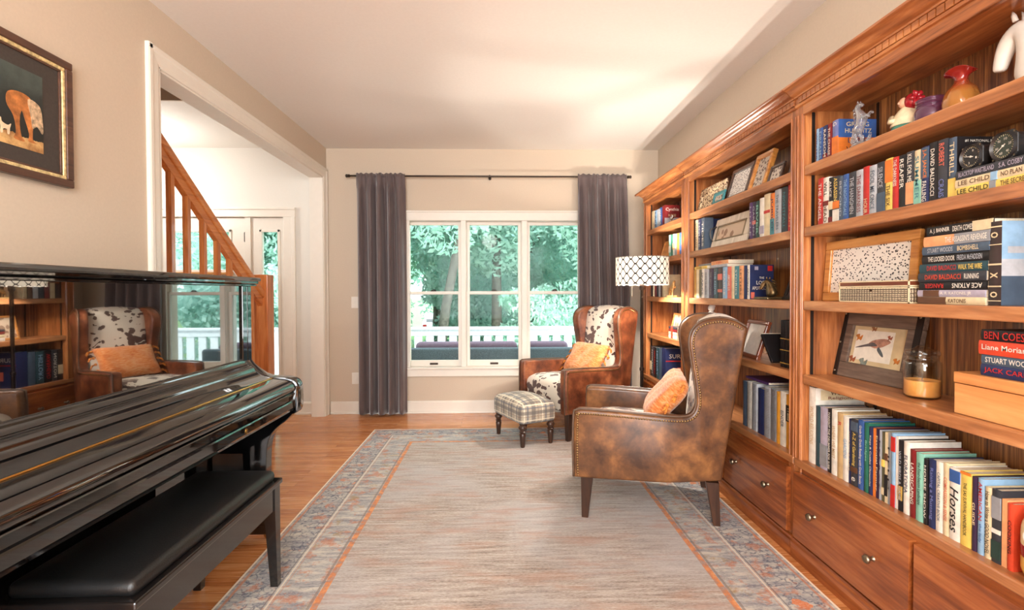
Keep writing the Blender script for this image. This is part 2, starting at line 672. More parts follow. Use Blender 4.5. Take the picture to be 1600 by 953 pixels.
def panel_with_lite(name, x0, x1, gx0, gx1, gz0, gz1, y=5.12):
    bm = NB()
    box(bm, x0, gx0, y, y + .045, .01, DZ - .004); box(bm, gx1, x1, y, y + .045, .01, DZ - .004)
    box(bm, gx0, gx1, y, y + .045, .01, gz0); box(bm, gx0, gx1, y, y + .045, gz1, DZ - .004)
    d = struct(name, bm, M_trim)
    bm = NB()
    m = .022
    box(bm, gx0 - m, gx0 + .004, y - .01, y, gz0 - m, gz1 + m, .004); box(bm, gx1 - .004, gx1 + m, y - .01, y, gz0 - m, gz1 + m, .004)
    box(bm, gx0 - m, gx1 + m, y - .01, y, gz1 - .004, gz1 + m, .004); box(bm, gx0 - m, gx1 + m, y - .01, y, gz0 - m, gz0 + .004, .004)
    obj('glazing_bead', bm, M_trim, d)
    bm = NB(); box(bm, gx0, gx1, y + .02, y + .025, gz0, gz1)
    obj('pane', bm, M_glass, d)
    return d


door = panel_with_lite('door_1', -3.458, -2.548, -3.265, -2.705, 1.459, 1.845)
bm = NB(); box(bm, -3.30, -2.67, 5.085, 5.12, 1.415, 1.44, .004); obj('door_shelf', bm, wood('door_shelf_oak', (176, 120, 66), (206, 150, 92), (224, 176, 120), 'x'), door)
for z in (.25, 1.0, 1.79):
    bm = NB(); box(bm, -2.556, -2.546, 5.105, 5.12, z - .045, z + .045, .002); lathe(bm, [(.006, -.05), (.006, .05)], 8, (-2.548, 5.108, z)); obj('hinge', bm, M_bronze, door)
bm = NB(); lathe(bm, [(.03, 0), (.03, -.01), (.012, -.014), (.012, -.04), (.028, -.055), (.024, -.075), (0.004, -.08)], 16, (-3.39, 5.12, .95), 'y'); obj('door_handle', bm, M_bronze, door, smooth=True)
for xa, xb in ((-3.44, -3.02), (-2.99, -2.57)):
    bm = NB(); box(bm, xa, xb, 5.113, 5.12, .25, 1.33, .006); obj('door_panel', bm, M_trim, door)
panel_with_lite('window_5', -2.487, -2.156, -2.386, -2.224, .22, 1.845)
panel_with_lite('window_6', -4.049, -3.522, -3.92, -3.66, .22, 1.845)

# ------------------------------------------------------------------ staircase and balustrade
M_oak = wood('honey_oak_stairs', (168, 92, 44), (206, 126, 66), (224, 156, 94), 'z', 0.3)
M_rail = wood('honey_oak_rail', (168, 92, 44), (206, 126, 66), (224, 156, 94), 'y', 0.3)
SL = 0.734
st = thing('staircase', 'oak and white staircase climbing toward the camera beyond the cased opening', 'staircase', (-2.04, 4.42, 0))
for i in range(15):
    y1 = -.02 - i * .25; z = (i + 1) * .1835
    bm = NB(); box(bm, -.98, .03, y1 - .28, y1 + .03, z - .03, z, .008)
    obj('tread', bm, M_rail, st)
    bm = NB(); box(bm, -.96, .0, y1 - .015, y1, z - .1835, z - .03)
    obj('riser', bm, M_trim, st)
bm = NB(); prism(bm, [(-.05, 0.001), (-.3, 0.001), (-3.8, 2.55), (-3.8, 2.76), (-3.55, 2.76), (-.02, .14)], .0, .02, 'x'); obj('stringer', bm, M_trim, st)
bm = NB(); prism(bm, [(-.05, 0.001), (-.3, 0.001), (-3.8, 2.55), (-3.8, 2.76), (-3.55, 2.76), (-.02, .14)], -.98, -.96, 'x'); obj('stringer', bm, M_trim, st)
bal = thing('stair_balustrade', 'square honey oak newel post with sloping handrail and slim square balusters', 'railing', (-2.04, 4.4, 0))
bm = NB(); box(bm, -.062, .062, -.062, .062, 0, 1.385, .007); 
obj('newel_post', bm, M_oak, bal)
# handrail: profile swept along slope
def slope_pts(y0, y1, top0, thick):
    return [(y0, top0), (y1, top0 - SL * (y1 - y0)), (y1, top0 - SL * (y1 - y0) - thick), (y0, top0 - thick)]
bm = NB()
ytop, zt = -2.3, 1.248 + .734 * (2.3 - .062)
prism(bm, slope_pts(ytop, -.05, zt + .005, .068), -.034, .034, 'x', .014, 3)
prism(bm, slope_pts(ytop, -.05, zt - .058, .075), -.019, .019, 'x')
obj('handrail', bm, M_rail, bal)
for yb in (3.178, 3.339, 3.518, 3.688, 3.85, 4.017, 4.178, 3.01, 2.84, 2.67):
    y = yb - 4.4
    topz = 1.248 + .734 * (-y - .062) - .10
    nt = max(0, (-y - .0)) // .25
    z0 = (nt + 1) * .1835
    bm = NB(); box(bm, -.017, .017, y - .017, y + .017, z0, topz)
    obj('baluster', bm, M_oak, bal)

# ------------------------------------------------------------------ rug
def rug_mat(hx, hy):
    k = NT('faded_border_rug')
    x, y, z = k.xyz()
    dx = k.math('SUBTRACT', hx, k.math('ABSOLUTE', x)); dy = k.math('SUBTRACT', hy, k.math('ABSOLUTE', y))
    d = k.math('MINIMUM', dx, dy)
    v = k.coord()
    # field: woven streaks across the width
    s1 = k.noise(k.coord((4, 48, 1)), 1.0, 6, 0.72)
    s2 = k.noise(k.coord((60, 230, 1)), 1.0, 3, 0.7)
    patch = k.noise(v, 1.7, 3, 0.55)
    field = k.ramp(k.math('ADD', k.math('MULTIPLY', s1, .58), k.math('MULTIPLY', s2, .42)),
                   [(0.36, srgb(104, 90, 82)), (0.47, srgb(154, 142, 132)), (0.60, srgb(190, 182, 174))])
    coolm = k.ramp(patch, [(0.42, (0, 0, 0, 1)), (0.62, (1, 1, 1, 1))])
    field = k.mix(k.math('MULTIPLY', coolm, 0.5), field, srgb(176, 176, 178))
    rust = k.ramp(k.noise(k.coord((2.5, 9, 1), loc=(3, 1, 0)), 1.0, 5, 0.65), [(0.50, (0, 0, 0, 1)), (0.64, (1, 1, 1, 1))])
    field = k.mix(k.math('MULTIPLY', rust, 0.4), field, srgb(170, 124, 98))
    # border ground: worn slate blue with motifs
    bn = k.noise(k.coord((3, 14, 1)), 2.0, 5, 0.7)
    bord = k.ramp(bn, [(0.36, srgb(118, 118, 126)), (0.5, srgb(160, 158, 156)), (0.62, srgb(192, 186, 174))])
    wv = k.n('ShaderNodeVectorMath', operation='ADD')
    wn_ = k.n('ShaderNodeTexNoise'); wn_.inputs['Scale'].default_value = 22; k.l(v, wn_.inputs['Vector'])
    sc = k.n('ShaderNodeVectorMath', operation='SCALE'); sc.inputs['Scale'].default_value = 0.07
    k.l(wn_.outputs['Color'], sc.inputs[0]); k.l(v, wv.inputs[0]); k.l(sc.outputs[0], wv.inputs[1])
    vv = wv.outputs[0]
    e = k.voro(vv, 30, 'DISTANCE_TO_EDGE')
    wr0 = k.noise(v, 26, 4, .75)
    navy = k.math('MULTIPLY', k.ramp(e, [(0.05, (1, 1, 1, 1)), (0.16, (0, 0, 0, 1))]), k.ramp(wr0, [(.42, (0, 0, 0, 1)), (.56, (1, 1, 1, 1))]))
    wear = k.ramp(k.noise(v, 9, 4, .7), [(0.42, (0, 0, 0, 1)), (0.6, (1, 1, 1, 1))])
    outer = k.math('MULTIPLY', k.math('GREATER_THAN', d, .025), k.math('LESS_THAN', d, .19))
    inner = k.math('MULTIPLY', k.math('GREATER_THAN', d, .22), k.math('LESS_THAN', d, .37))
    bord = k.mix(k.math('MULTIPLY', k.math('MULTIPLY', navy, outer), .85), bord, srgb(70, 76, 98))
    bord = k.mix(k.math('MULTIPLY', k.math('MULTIPLY', k.math('MULTIPLY', navy, wear), inner), .45), bord, srgb(104, 102, 104))
    e2 = k.voro(vv, 7.0, 'F1')
    blot = k.math('MULTIPLY', k.math('LESS_THAN', e2, .24), k.ramp(k.noise(v, 3.1, 2), [(0.48, (0, 0, 0, 1)), (0.56, (1, 1, 1, 1))]))
    bord = k.mix(k.math('MULTIPLY', k.math('MULTIPLY', blot, outer), .9), bord, srgb(206, 112, 48))
    blot2 = k.ramp(k.noise(k.coord((1, 1, 1), loc=(5, 2, 0)), 11, 4, .7), [(0.53, (0, 0, 0, 1)), (0.62, (1, 1, 1, 1))])
    bord = k.mix(k.math('MULTIPLY', blot2, .7), bord, srgb(178, 106, 66))
    blot3 = k.ramp(k.noise(k.coord((1, 1, 1), loc=(9, 4, 0)), 8, 4, .7), [(0.56, (0, 0, 0, 1)), (0.66, (1, 1, 1, 1))])
    bord = k.mix(k.math('MULTIPLY', k.math('MULTIPLY', blot3, inner), .7), bord, srgb(150, 122, 70))
    bord = k.mix(k.math('MULTIPLY', k.math('GREATER_THAN', s2, .56), .35), bord, srgb(205, 200, 190))

    def band(c, w): return k.math('LESS_THAN', k.math('ABSOLUTE', k.math('SUBTRACT', d, c)), w)
    nstripe = k.noise(v, 22, 3, .6)
    orange = k.ramp(nstripe, [(0.38, srgb(150, 98, 70)), (0.55, srgb(204, 122, 58)), (0.7, srgb(216, 152, 92))])
    isb = k.math('LESS_THAN', d, .392)
    col = k.mix(isb, field, bord)
    col = k.mix(k.math('MULTIPLY', band(.392, .013), k.ramp(nstripe, [(.3, (.35, .35, .35, 1)), (.5, (.9, .9, .9, 1))])), col, orange)
    col = k.mix(k.math('MULTIPLY', band(.370, .006), .6), col, srgb(112, 98, 88))
    col = k.mix(k.math('MULTIPLY', band(.205, .004), .8), col, srgb(212, 200, 182))
    col = k.mix(k.math('MULTIPLY', band(.192, .003), .7), col, srgb(100, 92, 92))
    col = k.mix(k.math('MULTIPLY', band(.218, .002), .6), col, srgb(180, 116, 80))
    col = k.mix(k.math('MULTIPLY', band(.030, .006), .7), col, srgb(190, 120, 80))
    col = k.mix(k.math('LESS_THAN', d, .011), col, srgb(232, 214, 190))
    k.base(col)
    k.set(rough=0.95, sheen=0.1)
    k.bump(s2, 0.3, 0.003)
    return k.m


RX0, RX1, RY0, RY1 = -1.11, 1.308, 1.40, 4.468
bm = NB(); box(bm, -(RX1 - RX0) / 2, (RX1 - RX0) / 2, -(RY1 - RY0) / 2, (RY1 - RY0) / 2, 0.0005, .009, .003)
rug = obj('area_rug', bm, rug_mat((RX1 - RX0) / 2, (RY1 - RY0) / 2), loc=((RX0 + RX1) / 2, (RY0 + RY1) / 2, 0))
tag(rug, 'large faded grey and beige rug with orange striped border on the oak floor', 'rug')

# ------------------------------------------------------------------ upright piano
P0, P1 = 0.93, 2.546       # ends along the wall
pi = thing('upright_piano', 'glossy black upright piano against the left wall under the painting', 'piano', (-1.35, (P0 + P1) / 2, 0))
oy = -(P0 + P1) / 2; ox = 1.35


def pobj(name, bm, mat, parent=pi, **kw):
    xf(bm, Matrix.Translation((ox, oy, 0)))
    return obj(name, bm, mat, parent, **kw)


E_ = P1 - .005
bm = NB()
box(bm, -1.68, -1.24, P1 - .045, P1 - .003, .03, 1.262, .004); box(bm, -1.68, -1.24, P0 + .003, P0 + .045, .03, 1.262, .004)
box(bm, -1.68, -1.66, P0 + .04, P1 - .04, .03, 1.262)
pobj('case', bm, M_black)
# lid with stepped moulded edge
bm = NB()
prism(bm, [(-1.69, 1.304), (-1.69, 1.272), (-1.245, 1.272), (-1.225, 1.272), (-1.222, 1.276), (-1.222, 1.283), (-1.212, 1.286), (-1.208, 1.292), (-1.210, 1.300), (-1.216, 1.304)], P0 - .02, P1 + .035, 'y', .0015, 1)
pobj('lid', bm, M_black)
bm = NB()
prism(bm, [(-1.25, 1.262), (-1.225, 1.262), (-1.225, 1.268), (-1.235, 1.272), (-1.25, 1.272)], P0, P1 + .02, 'y')
pobj('lid_moulding', bm, M_black)
# upper front panel framed by thin stiles
bm = NB(); box(bm, -1.275, -1.25, P0 + .045, P1 - .09, .87, 1.262, .002)
pobj('upper_panel', bm, M_mirror)
bm = NB(); box(bm, -1.275, -1.24, P1 - .088, P1 - .046, .87, 1.262, .003); pobj('panel_stile', bm, M_black)
# fallboard: sweeping cove below the panel
cove = spline([(-1.252, .905), (-1.243, .90), (-1.236, .885), (-1.222, .872), (-1.205, .868), (-1.196, .858), (-1.188, .842), (-1.165, .826), (-1.130, .814), (-1.112, .811)], 5)
bm = NB(); prism(bm, cove + [(-1.112, .76), (-1.26, .76)], P0 + .05, P1 - .075, 'y')
pobj('fallboard', bm, M_black, smooth=True, angle=40)
bm = NB(); lathe(bm, [(.0035, P0 + .05), (.0035, P1 - .075)], 10, (-1.108, 0, .8105), 'y'); pobj('fallboard_hinge', bm, M_brass)
front = spline([(-1.105, .809), (-1.06, .805), (-1.03, .799), (-1.008, .786), (-.998, .768), (-.998, .752), (-1.006, .743)], 5)
bm = NB(); prism(bm, [(-1.105, .76)] + front + [(-1.03, .742)], P0 + .05, P1 - .075, 'y')
pobj('fallboard_front', bm, M_black, smooth=True, angle=40)
bm = NB()
ks = [(-1.26, .74), (-1.006, .74), (-1.002, .736), (-1.002, .728), (-1.010, .724), (-1.010, .706), (-1.004, .702), (-1.001, .697), (-1.001, .668), (-1.008, .660), (-1.012, .650), (-1.26, .645)]
prism(bm, ks, P0 + .045, P1 - .07, 'y'); pobj('key_slip', bm, M_black)
bm = NB(); box(bm, -1.64, -1.14, P0 + .04, P1 - .045, .60, .65); pobj('keybed', bm, M_black)
for ya, yb in ((P1 - .072, P1), (P0, P0 + .048)):   # rounded cheeks
    bm = NB()
    pr = spline([(-1.13, .816), (-1.06, .813), (-1.02, .806), (-.997, .788), (-.988, .762), (-.986, .70), (-.99, .655), (-1.003, .634), (-1.03, .628)], 4)
    prism(bm, pr + [(-1.30, .628), (-1.30, .90), (-1.245, .90), (-1.222, .872), (-1.19, .846), (-1.16, .826)], ya, yb, 'y', .006, 2)
    pobj('cheek', bm, M_black, smooth=True, angle=40)
    # bracket leg sweeping from cheek to toe
    yc0, yc1 = (P1 - .068, P1 - .008) if ya > 2 else (P0 + .004, P0 + .045)
    fr = spline([(-1.02, .628), (-1.045, .60), (-1.09, .565), (-1.125, .52), (-1.142, .45), (-1.146, .30), (-1.146, .14), (-1.14, .118)], 5)
    bm = NB(); prism(bm, fr + [(-1.26, .118), (-1.26, .628)], yc0, yc1, 'y', .003, 1); leg = pobj('leg', bm, M_black, smooth=True, angle=40)
    bm = NB(); prism(bm, [(-1.66, .035), (-1.66, .12), (-1.13, .12), (-1.108, .10), (-1.108, .05), (-1.12, .035)], yc0 - .005, yc1 + .005, 'y', .004, 1); tb = pobj('toe_block', bm, M_black)
    for xx in (-1.15, -1.62):
        bm = NB(); lathe(bm, [(.019, -.012), (.022, -.008), (.022, .008), (.019, .012)], 16, (xx, (yc0 + yc1) / 2, .0225), 'y'); box(bm, xx - .02, xx + .012, (yc0 + yc1) / 2 - .018, (yc0 + yc1) / 2 + .018, .034, .042)
        pobj('caster', bm, M_brass, tb).location = (0, 0, 0)
bm = NB(); box(bm, -1.37, -1.345, P0 + .045, P1 - .045, .13, .585, .002); pobj('lower_panel', bm, M_black)
bm = NB(); box(bm, -1.67, -1.33, P0 + .045, P1 - .045, .05, .13, .003); pobj('bottom_rail', bm, M_black)
for k_ in (-.1, 0, .1):
    yy = (P0 + P1) / 2 + k_
    bm = NB(); prism(bm, [(-1.34, .085), (-1.24, .078), (-1.20, .07), (-1.19, .058), (-1.2, .056), (-1.24, .066), (-1.34, .073)], yy - .016, yy + .016, 'y', .003, 1); pobj('pedal', bm, M_brass)
bm = NB(); lathe(bm, [(.008, 0), (.008, .003), (.005, .0035)], 14, (-1.0015, 2.0, .678), 'x', sc=(.75, 1.4)); box(bm, -1.0, -.9985, 1.9985, 2.0015, .672, .683)
pobj('lock_escutcheon', bm, M_brass)

# ------------------------------------------------------------------ piano bench
bn = thing('piano_bench', 'black piano bench with padded vinyl seat standing in front of the piano', 'bench', (-1.09, 1.69, 0))
M_bb = plain('bench_black_satin', (26, 23, 22), 0.16, var=0.1, scale=14, coat=0.3)
M_vinyl = plain('black_vinyl', (20, 21, 22), 0.38, var=0.05, scale=260, bump=0.25)
bx, by = -1.09, 1.69
bm = NB()
L2, D2 = .415, .168
for s in (-1, 1):
    box(bm, -D2 + .012, D2 - .012, s * (L2 - .02) - .011, s * (L2 - .02) + .011, .335, .43)
    box(bm, s * (D2 - .012) - .011, s * (D2 - .012) + .011, -L2 + .02, L2 - .02, .335, .43)
obj('apron', bm, M_bb, bn)
bm = NB(); box(bm, -D2 - .012, D2 + .012, -L2 - .012, L2 + .012, .43, .452, .005); obj('seat_frame', bm, M_bb, bn)
bm = NB(); box(bm, -D2 + .006, D2 - .006, -L2 + .01, L2 - .01, .448, .492, .02, 4)
bmesh.ops.subdivide_edges(bm, edges=[e for e in bm.edges if e.calc_length() > .2], cuts=6, use_grid_fill=True)
for v in bm.verts:
    if v.co.z > .47: v.co.z += .012 * (1 - (v.co.x / D2) ** 2) * (1 - (v.co.y / L2) ** 4)
obj('seat_pad', bm, M_vinyl, bn, smooth=True, angle=50)
for sx in (-1, 1):
    for sy in (-1, 1):
        bm = NB(); x_, y_ = sx * (D2 - .019), sy * (L2 - .023)
        for (z, r) in ((.43, .022), (.33, .022), (.009 if sx > 0 else .0, .0145)): pass
        z0 = .0095 if sx > 0 else 0.0
        vs = []
        for z, r in ((z0, .015), (.33, .023), (.43, .023)):
            ox_, oy_ = sx * (.023 - r), sy * (.023 - r)
            vs.append([bm.verts.new((x_ + ox_ + a * r, y_ + oy_ + b * r, z)) for a, b in ((-1, -1), (1, -1), (1, 1), (-1, 1))])
        for a, b in zip(vs, vs[1:]):
            for i in range(4): bm.faces.new((a[i], a[(i + 1) % 4], b[(i + 1) % 4], b[i]))
        bm.faces.new(vs[0]); bm.faces.new(vs[-1])
        obj('leg', bm, M_bb, bn)
for s in (-1, 1):
    bm = NB(); box(bm, -D2 + .03, D2 - .03, s * (L2 - .02) - .008, s * (L2 - .02) + .008, .30, .336, .002); obj('stretcher', bm, M_bb, bn)

# ------------------------------------------------------------------ painting on the left wall
pt = thing('framed_painting', 'framed picture of horses in a dark stable hanging above the piano', 'picture', (-1.728, 1.68, 1.895))
HW, HH = .385, .248
M_pf = wood('dark_picture_frame', (52, 30, 20), (84, 52, 36), (108, 72, 50), 'y', .4)
M_gilt = plain('gilt_leaf', (236, 208, 150), .4, var=.25, scale=60, metal=.2)
M_mat = plain('dark_mount_board', (66, 58, 52), .9, var=.08, scale=120)


def frame_ring(bm, hw, hh, wd, d0, d1, axis='x', mi=0, bev=0.0):
    """rectangular ring, outer half sizes hw (y) x hh (z); from depth d0 to d1 along x"""
    box(bm, d0, d1, -hw, hw, hh - wd, hh, bev); box(bm, d0, d1, -hw, hw, -hh, -hh + wd, bev)
    box(bm, d0, d1, -hw, -hw + wd, -hh + wd, hh - wd, bev); box(bm, d0, d1, hw - wd, hw, -hh + wd, hh - wd, bev)
    return bm


obj('outer_frame', frame_ring(NB(), HW, HH, .03, 0, .028, bev=.004), M_pf, pt)
obj('gilt_slip', frame_ring(NB(), HW - .029, HH - .029, .014, 0, .022, bev=.003), M_gilt, pt)
obj('inner_frame', frame_ring(NB(), HW - .042, HH - .042, .009, 0, .018, bev=.002), M_pf, pt)
bm = NB(); box(bm, 0, .012, -HW + .045, HW - .045, -HH + .045, HH - .045); obj('mount', bm, M_mat, pt)


def painting_mat():
    k = NT('oil_painting_stable')
    x, y, z = k.xyz()
    n = k.noise(k.coord(), 16, 4, .6)
    bgc = k.ramp(k.math('ADD', k.math('MULTIPLY', z, 2.0), k.math('MULTIPLY', n, .4)), [(-.0, srgb(30, 30, 26)), (.25, srgb(38, 44, 42)), (.6, srgb(84, 96, 90))])
    g = k.ramp(n, [(.35, srgb(150, 104, 58)), (.6, srgb(222, 180, 118))])
    gl = k.math('LESS_THAN', k.math('ADD', z, k.math('MULTIPLY', n, .04)), -.082)
    k.base(k.mix(gl, bgc, g)); k.set(rough=.6)
    return k.m


IW, IH = .265, .143
bm = NB(); box(bm, .0121, .0135, -IW, IW, -IH, IH); art = obj('artwork', bm, painting_mat(), pt)
M_chest = plain('chestnut_paint', (196, 122, 62), .7, var=.3, scale=30)
M_grey = plain('dappled_paint', (206, 176, 140), .7, var=.35, scale=60)
M_cream = plain('cream_paint', (232, 208, 172), .7, var=.1, scale=50)


def flat_poly(pts, mat, name, x0=.0135, x1=.0142):
    bm = NB(); prism(bm, spline(pts, 5, True), x0, x1, 'x'); return obj(name, bm, mat, art)


# (y increases to the right as seen on this wall)
flat_poly([(.13, .04), (.17, .055), (.215, .045), (.235, -.0), (.225, -.05), (.222, -.10), (.235, -.112), (.205, -.112), (.208, -.085), (.19, -.03), (.18, -.01), (.172, -.05), (.178, -.10), (.19, -.118), (.15, -.116), (.158, -.09), (.15, -.04), (.125, -.0)], M_chest, 'painted_horse')
flat_poly([(.205, .04), (.25, .03), (.262, -.02), (.262, -.07), (.24, -.05), (.222, -.06), (.215, -.02)], M_grey, 'painted_tail', .0142, .0148)
flat_poly([(-.10, .06), (-.04, .075), (.03, .06), (.06, .01), (.055, -.05), (.03, -.085), (-.03, -.08), (-.06, -.03), (-.09, .0)], M_grey, 'painted_horse')
flat_poly([(-.22, .05), (-.15, .075), (-.10, .04), (-.09, -.05), (-.085, -.10), (-.115, -.11), (-.125, -.05), (-.165, -.04), (-.17, -.10), (-.2, -.11), (-.21, -.03)], M_chest, 'painted_horse')
flat_poly([(.092, -.065), (.104, -.058), (.108, -.072), (.128, -.078), (.14, -.07), (.136, -.088), (.134, -.108), (.127, -.108), (.125, -.094), (.112, -.096), (.11, -.11), (.102, -.11), (.102, -.085)], M_cream, 'painted_dog')

# ------------------------------------------------------------------ light switches on the window wall
for z, lab, nm in ((1.13, 'white light switch plate beside the left curtain', 'light_switch'), (.36, 'white outlet plate low on the wall beside the left curtain', 'wall_outlet')):
    t = thing(nm, lab, 'switch' if nm == 'light_switch' else 'outlet', (-1.455, 5.1, z))
    bm = NB(); box(bm, -.035, .035, -.006, 0, -.058, .058, .003); obj('cover_plate', bm, M_trim, t)
    if nm == 'light_switch':
        bm = NB(); box(bm, -.006, .006, -.014, -.006, -.012, .012, .002); obj('toggle', bm, M_trim, t)
    else:
        for q in (-.02, .02):
            bm = NB(); box(bm, -.016, .016, -.009, -.006, q - .013, q + .013, .002); obj('receptacle', bm, M_trim, t)

# ------------------------------------------------------------------ curtain rod and curtains
rod = thing('curtain_rod', 'thin dark bronze curtain rod spanning the wall above the windows', 'curtain rod', (-.085, 5.0, 2.383))
bm = NB(); lathe(bm, [(.009, -1.38), (.009, 1.38)], 12, (0, 0, 0), 'x'); obj('rod', bm, M_bronze, rod, smooth=True, angle=40)
for s in (-1, 1):
    bm = NB(); lathe(bm, [(.010, 0), (.0155, .004), (.0155, .014), (.012, .018), (.0155, .024), (.0155, .038), (.012, .042)], 14, (s * 1.38, 0, 0), 'x')
    if s < 0:
        for v in bm.verts: v.co.x = -1.38 - (v.co.x + 1.38)
    obj('finial', bm, M_bronze, rod, smooth=True, angle=40)
bm = NB(); tube(bm, [(-.0, .098, .0), (-.0, .02, .0), (0, 0, -.012)], .006); lathe(bm, [(.016, .085), (.016, .099)], 14, (0, 0, 0), 'y'); lathe(bm, [(.014, -.008), (.014, .008)], 14, (0, 0, 0), 'x'); tube(bm, [(0, 0, -.012), (0, 0, -.03)], .004)
obj('centre_bracket', bm, M_bronze, rod, smooth=True, angle=40)


def velvet():
    k = NT('mauve_brown_velvet')
    n = k.noise(k.coord((14, 14, 3)), 1.0, 3, .6)
    k.base(k.ramp(n, [(.3, srgb(86, 74, 74)), (.7, srgb(104, 90, 88))]))
    k.set(rough=.75, sheen=.7)
    k.b.inputs['Sheen Roughness'].default_value = .35
    k.bump(k.noise(k.coord(), 90, 3), .25, .004)
    return k.m


M_velvet = velvet()


def curtain(label, x0, x1, xb0, xb1, seed, folds=7):
    rnd = random.Random(seed)
    ph = [rnd.uniform(0, 6.28) for _ in range(4)]
    t = thing('curtain', label, 'curtain', ((x0 + x1) / 2, 5.0, 0), group=None)
    cxm = (x0 + x1) / 2
    bm = NB(); nu, nz = 150, 46
    zt, zb = 2.405, .022
    G = []
    for j in range(nz + 1):
        v = j / nz; z = zt + (zb - zt) * v
        spread = min(1, v * 1.2)
        row = []
        for i in range(nu + 1):
            u = i / nu
            xa = x0 + (xb0 - x0) * spread; xc = x1 + (xb1 - x1) * spread
            uu = u + .012 * math.sin(u * 19 + v * 2.2 + ph[0])
            x = xa + (xc - xa) * uu
            A = .038 + .016 * v + .012 * math.sin(u * 9 + ph[1])
            big = math.sin(2 * math.pi * folds * u + ph[2] + .5 * math.sin(v * 2 + ph[3]))
            f = A * (abs(big) ** .7) * (1 if big > 0 else -1)
            small = .003 * math.sin(2 * math.pi * folds * 2.7 * u + ph[3]) * (1 - .6 * v)
            y = f + small
            if v < .05:
                k_ = v / .05
                y = y * (.25 + .5 * k_) - .004
                if v < .03: z2 = z + .006 * math.sin(2 * math.pi * folds * 2 * u)
                else: z2 = z
            else: z2 = z
            if .035 < v < .06: y = y * .55 + .004
            if v > .99: z2 = z + .005 * math.sin(2 * math.pi * folds * u)
            row.append(bm.verts.new((x - cxm, y - .012, z2)))
        G.append(row)
    for a, b in zip(G, G[1:]):
        for i in range(nu): bm.faces.new((a[i], a[i + 1], b[i + 1], b[i]))
    o = obj('panel', bm, M_velvet, t, smooth=True)
    md = o.modifiers.new('thickness', 'SOLIDIFY'); md.thickness = .003
    # rod sleeve behind the header
    bm = NB(); lathe(bm, [(.013, x0 - cxm + .005), (.013, x1 - cxm - .005)], 12, (0, 0, 2.383), 'x'); obj('rod_pocket', bm, M_velvet, t, smooth=True, angle=40)
    return t


curtain('mauve brown velvet curtain hanging full length at the left of the windows', -1.407, -.929, -1.40, -.918, 3, 5)
curtain('mauve brown velvet curtain at the right of the windows behind the armchair', .792, 1.283, .80, 1.335, 11, 5)

# ------------------------------------------------------------------ armchairs
def leather(name, dark, mid, lite):
    k = NT(name)
    n1 = k.noise(k.coord(), 6.5, 4, .6, .3)
    n2 = k.noise(k.coord(), 45, 4, .6)
    f = k.math('ADD', k.math('MULTIPLY', n1, .85), k.math('MULTIPLY', n2, .15))
    k.base(k.ramp(f, [(.36, srgb(*dark)), (.5, srgb(*mid)), (.66, srgb(*lite))]))
    k.set(rough=k.math('ADD', k.math('MULTIPLY', n2, .2), .27), coat=.1)
    k.bump(k.noise(k.coord(), 240, 3), .12, .002)
    return k.m


def cowhide():
    k = NT('cowhide_print')
    v = k.coord()
    w = k.n('ShaderNodeTexNoise'); w.inputs['Scale'].default_value = 9; w.inputs['Detail'].default_value = 3; k.l(v, w.inputs['Vector'])
    s = k.n('ShaderNodeVectorMath', operation='SCALE'); s.inputs['Scale'].default_value = .16
    a = k.n('ShaderNodeVectorMath', operation='ADD'); k.l(w.outputs['Color'], s.inputs[0]); k.l(v, a.inputs[0]); k.l(s.outputs[0], a.inputs[1])
    mp = k.n('ShaderNodeMapping'); mp.inputs['Scale'].default_value = (1.0, 1.0, 1.7); k.l(a.outputs[0], mp.inputs[0])
    d = k.voro(mp.outputs[0], 12, 'F1')
    big = k.noise(k.coord(loc=(1.3, .2, .5)), 5.5, 2, .5)
    th = k.math('SUBTRACT', k.math('MULTIPLY', big, 1.5), .30)
    spot = k.math('LESS_THAN', d, th)
    k.base(k.mix(spot, srgb(226, 214, 196), srgb(78, 46, 36)))
    k.set(rough=.8, sheen=.3)
    return k.m


M_leather = leather('tobacco_leather', (66, 42, 28), (102, 66, 40), (146, 98, 56))
M_leather2 = leather('cognac_leather', (72, 36, 22), (114, 60, 36), (156, 94, 58))
M_welt = plain('leather_welt', (92, 70, 54), .4, var=.15)
M_nail = plain('brass_nailhead', (140, 112, 74), .3, metal=1.0)
M_cow = cowhide()
M_leg = wood('dark_walnut_leg', (38, 22, 14), (60, 36, 24), (80, 50, 34), 'z', .35)

SIDE = [(-.052, .222), (-.056, .40), (-.052, .560), (-.040, .583), (-.01, .590), (.145, .587), (.40, .576), (.500, .572), (.545, .582), (.567, .615), (.572, .67), (.560, .769), (.543, .88), (.535, .955), (.545, 1.01), (.575, 1.05), (.625, 1.075), (.70, 1.083), (.765, 1.068), (.818, 1.038)]
BACKEDGE = [(.826, 1.03), (.81, .931), (.782, .767), (.754, .575), (.725, .395), (.703, .235)]
S0, V0, W = .36, .37, .74


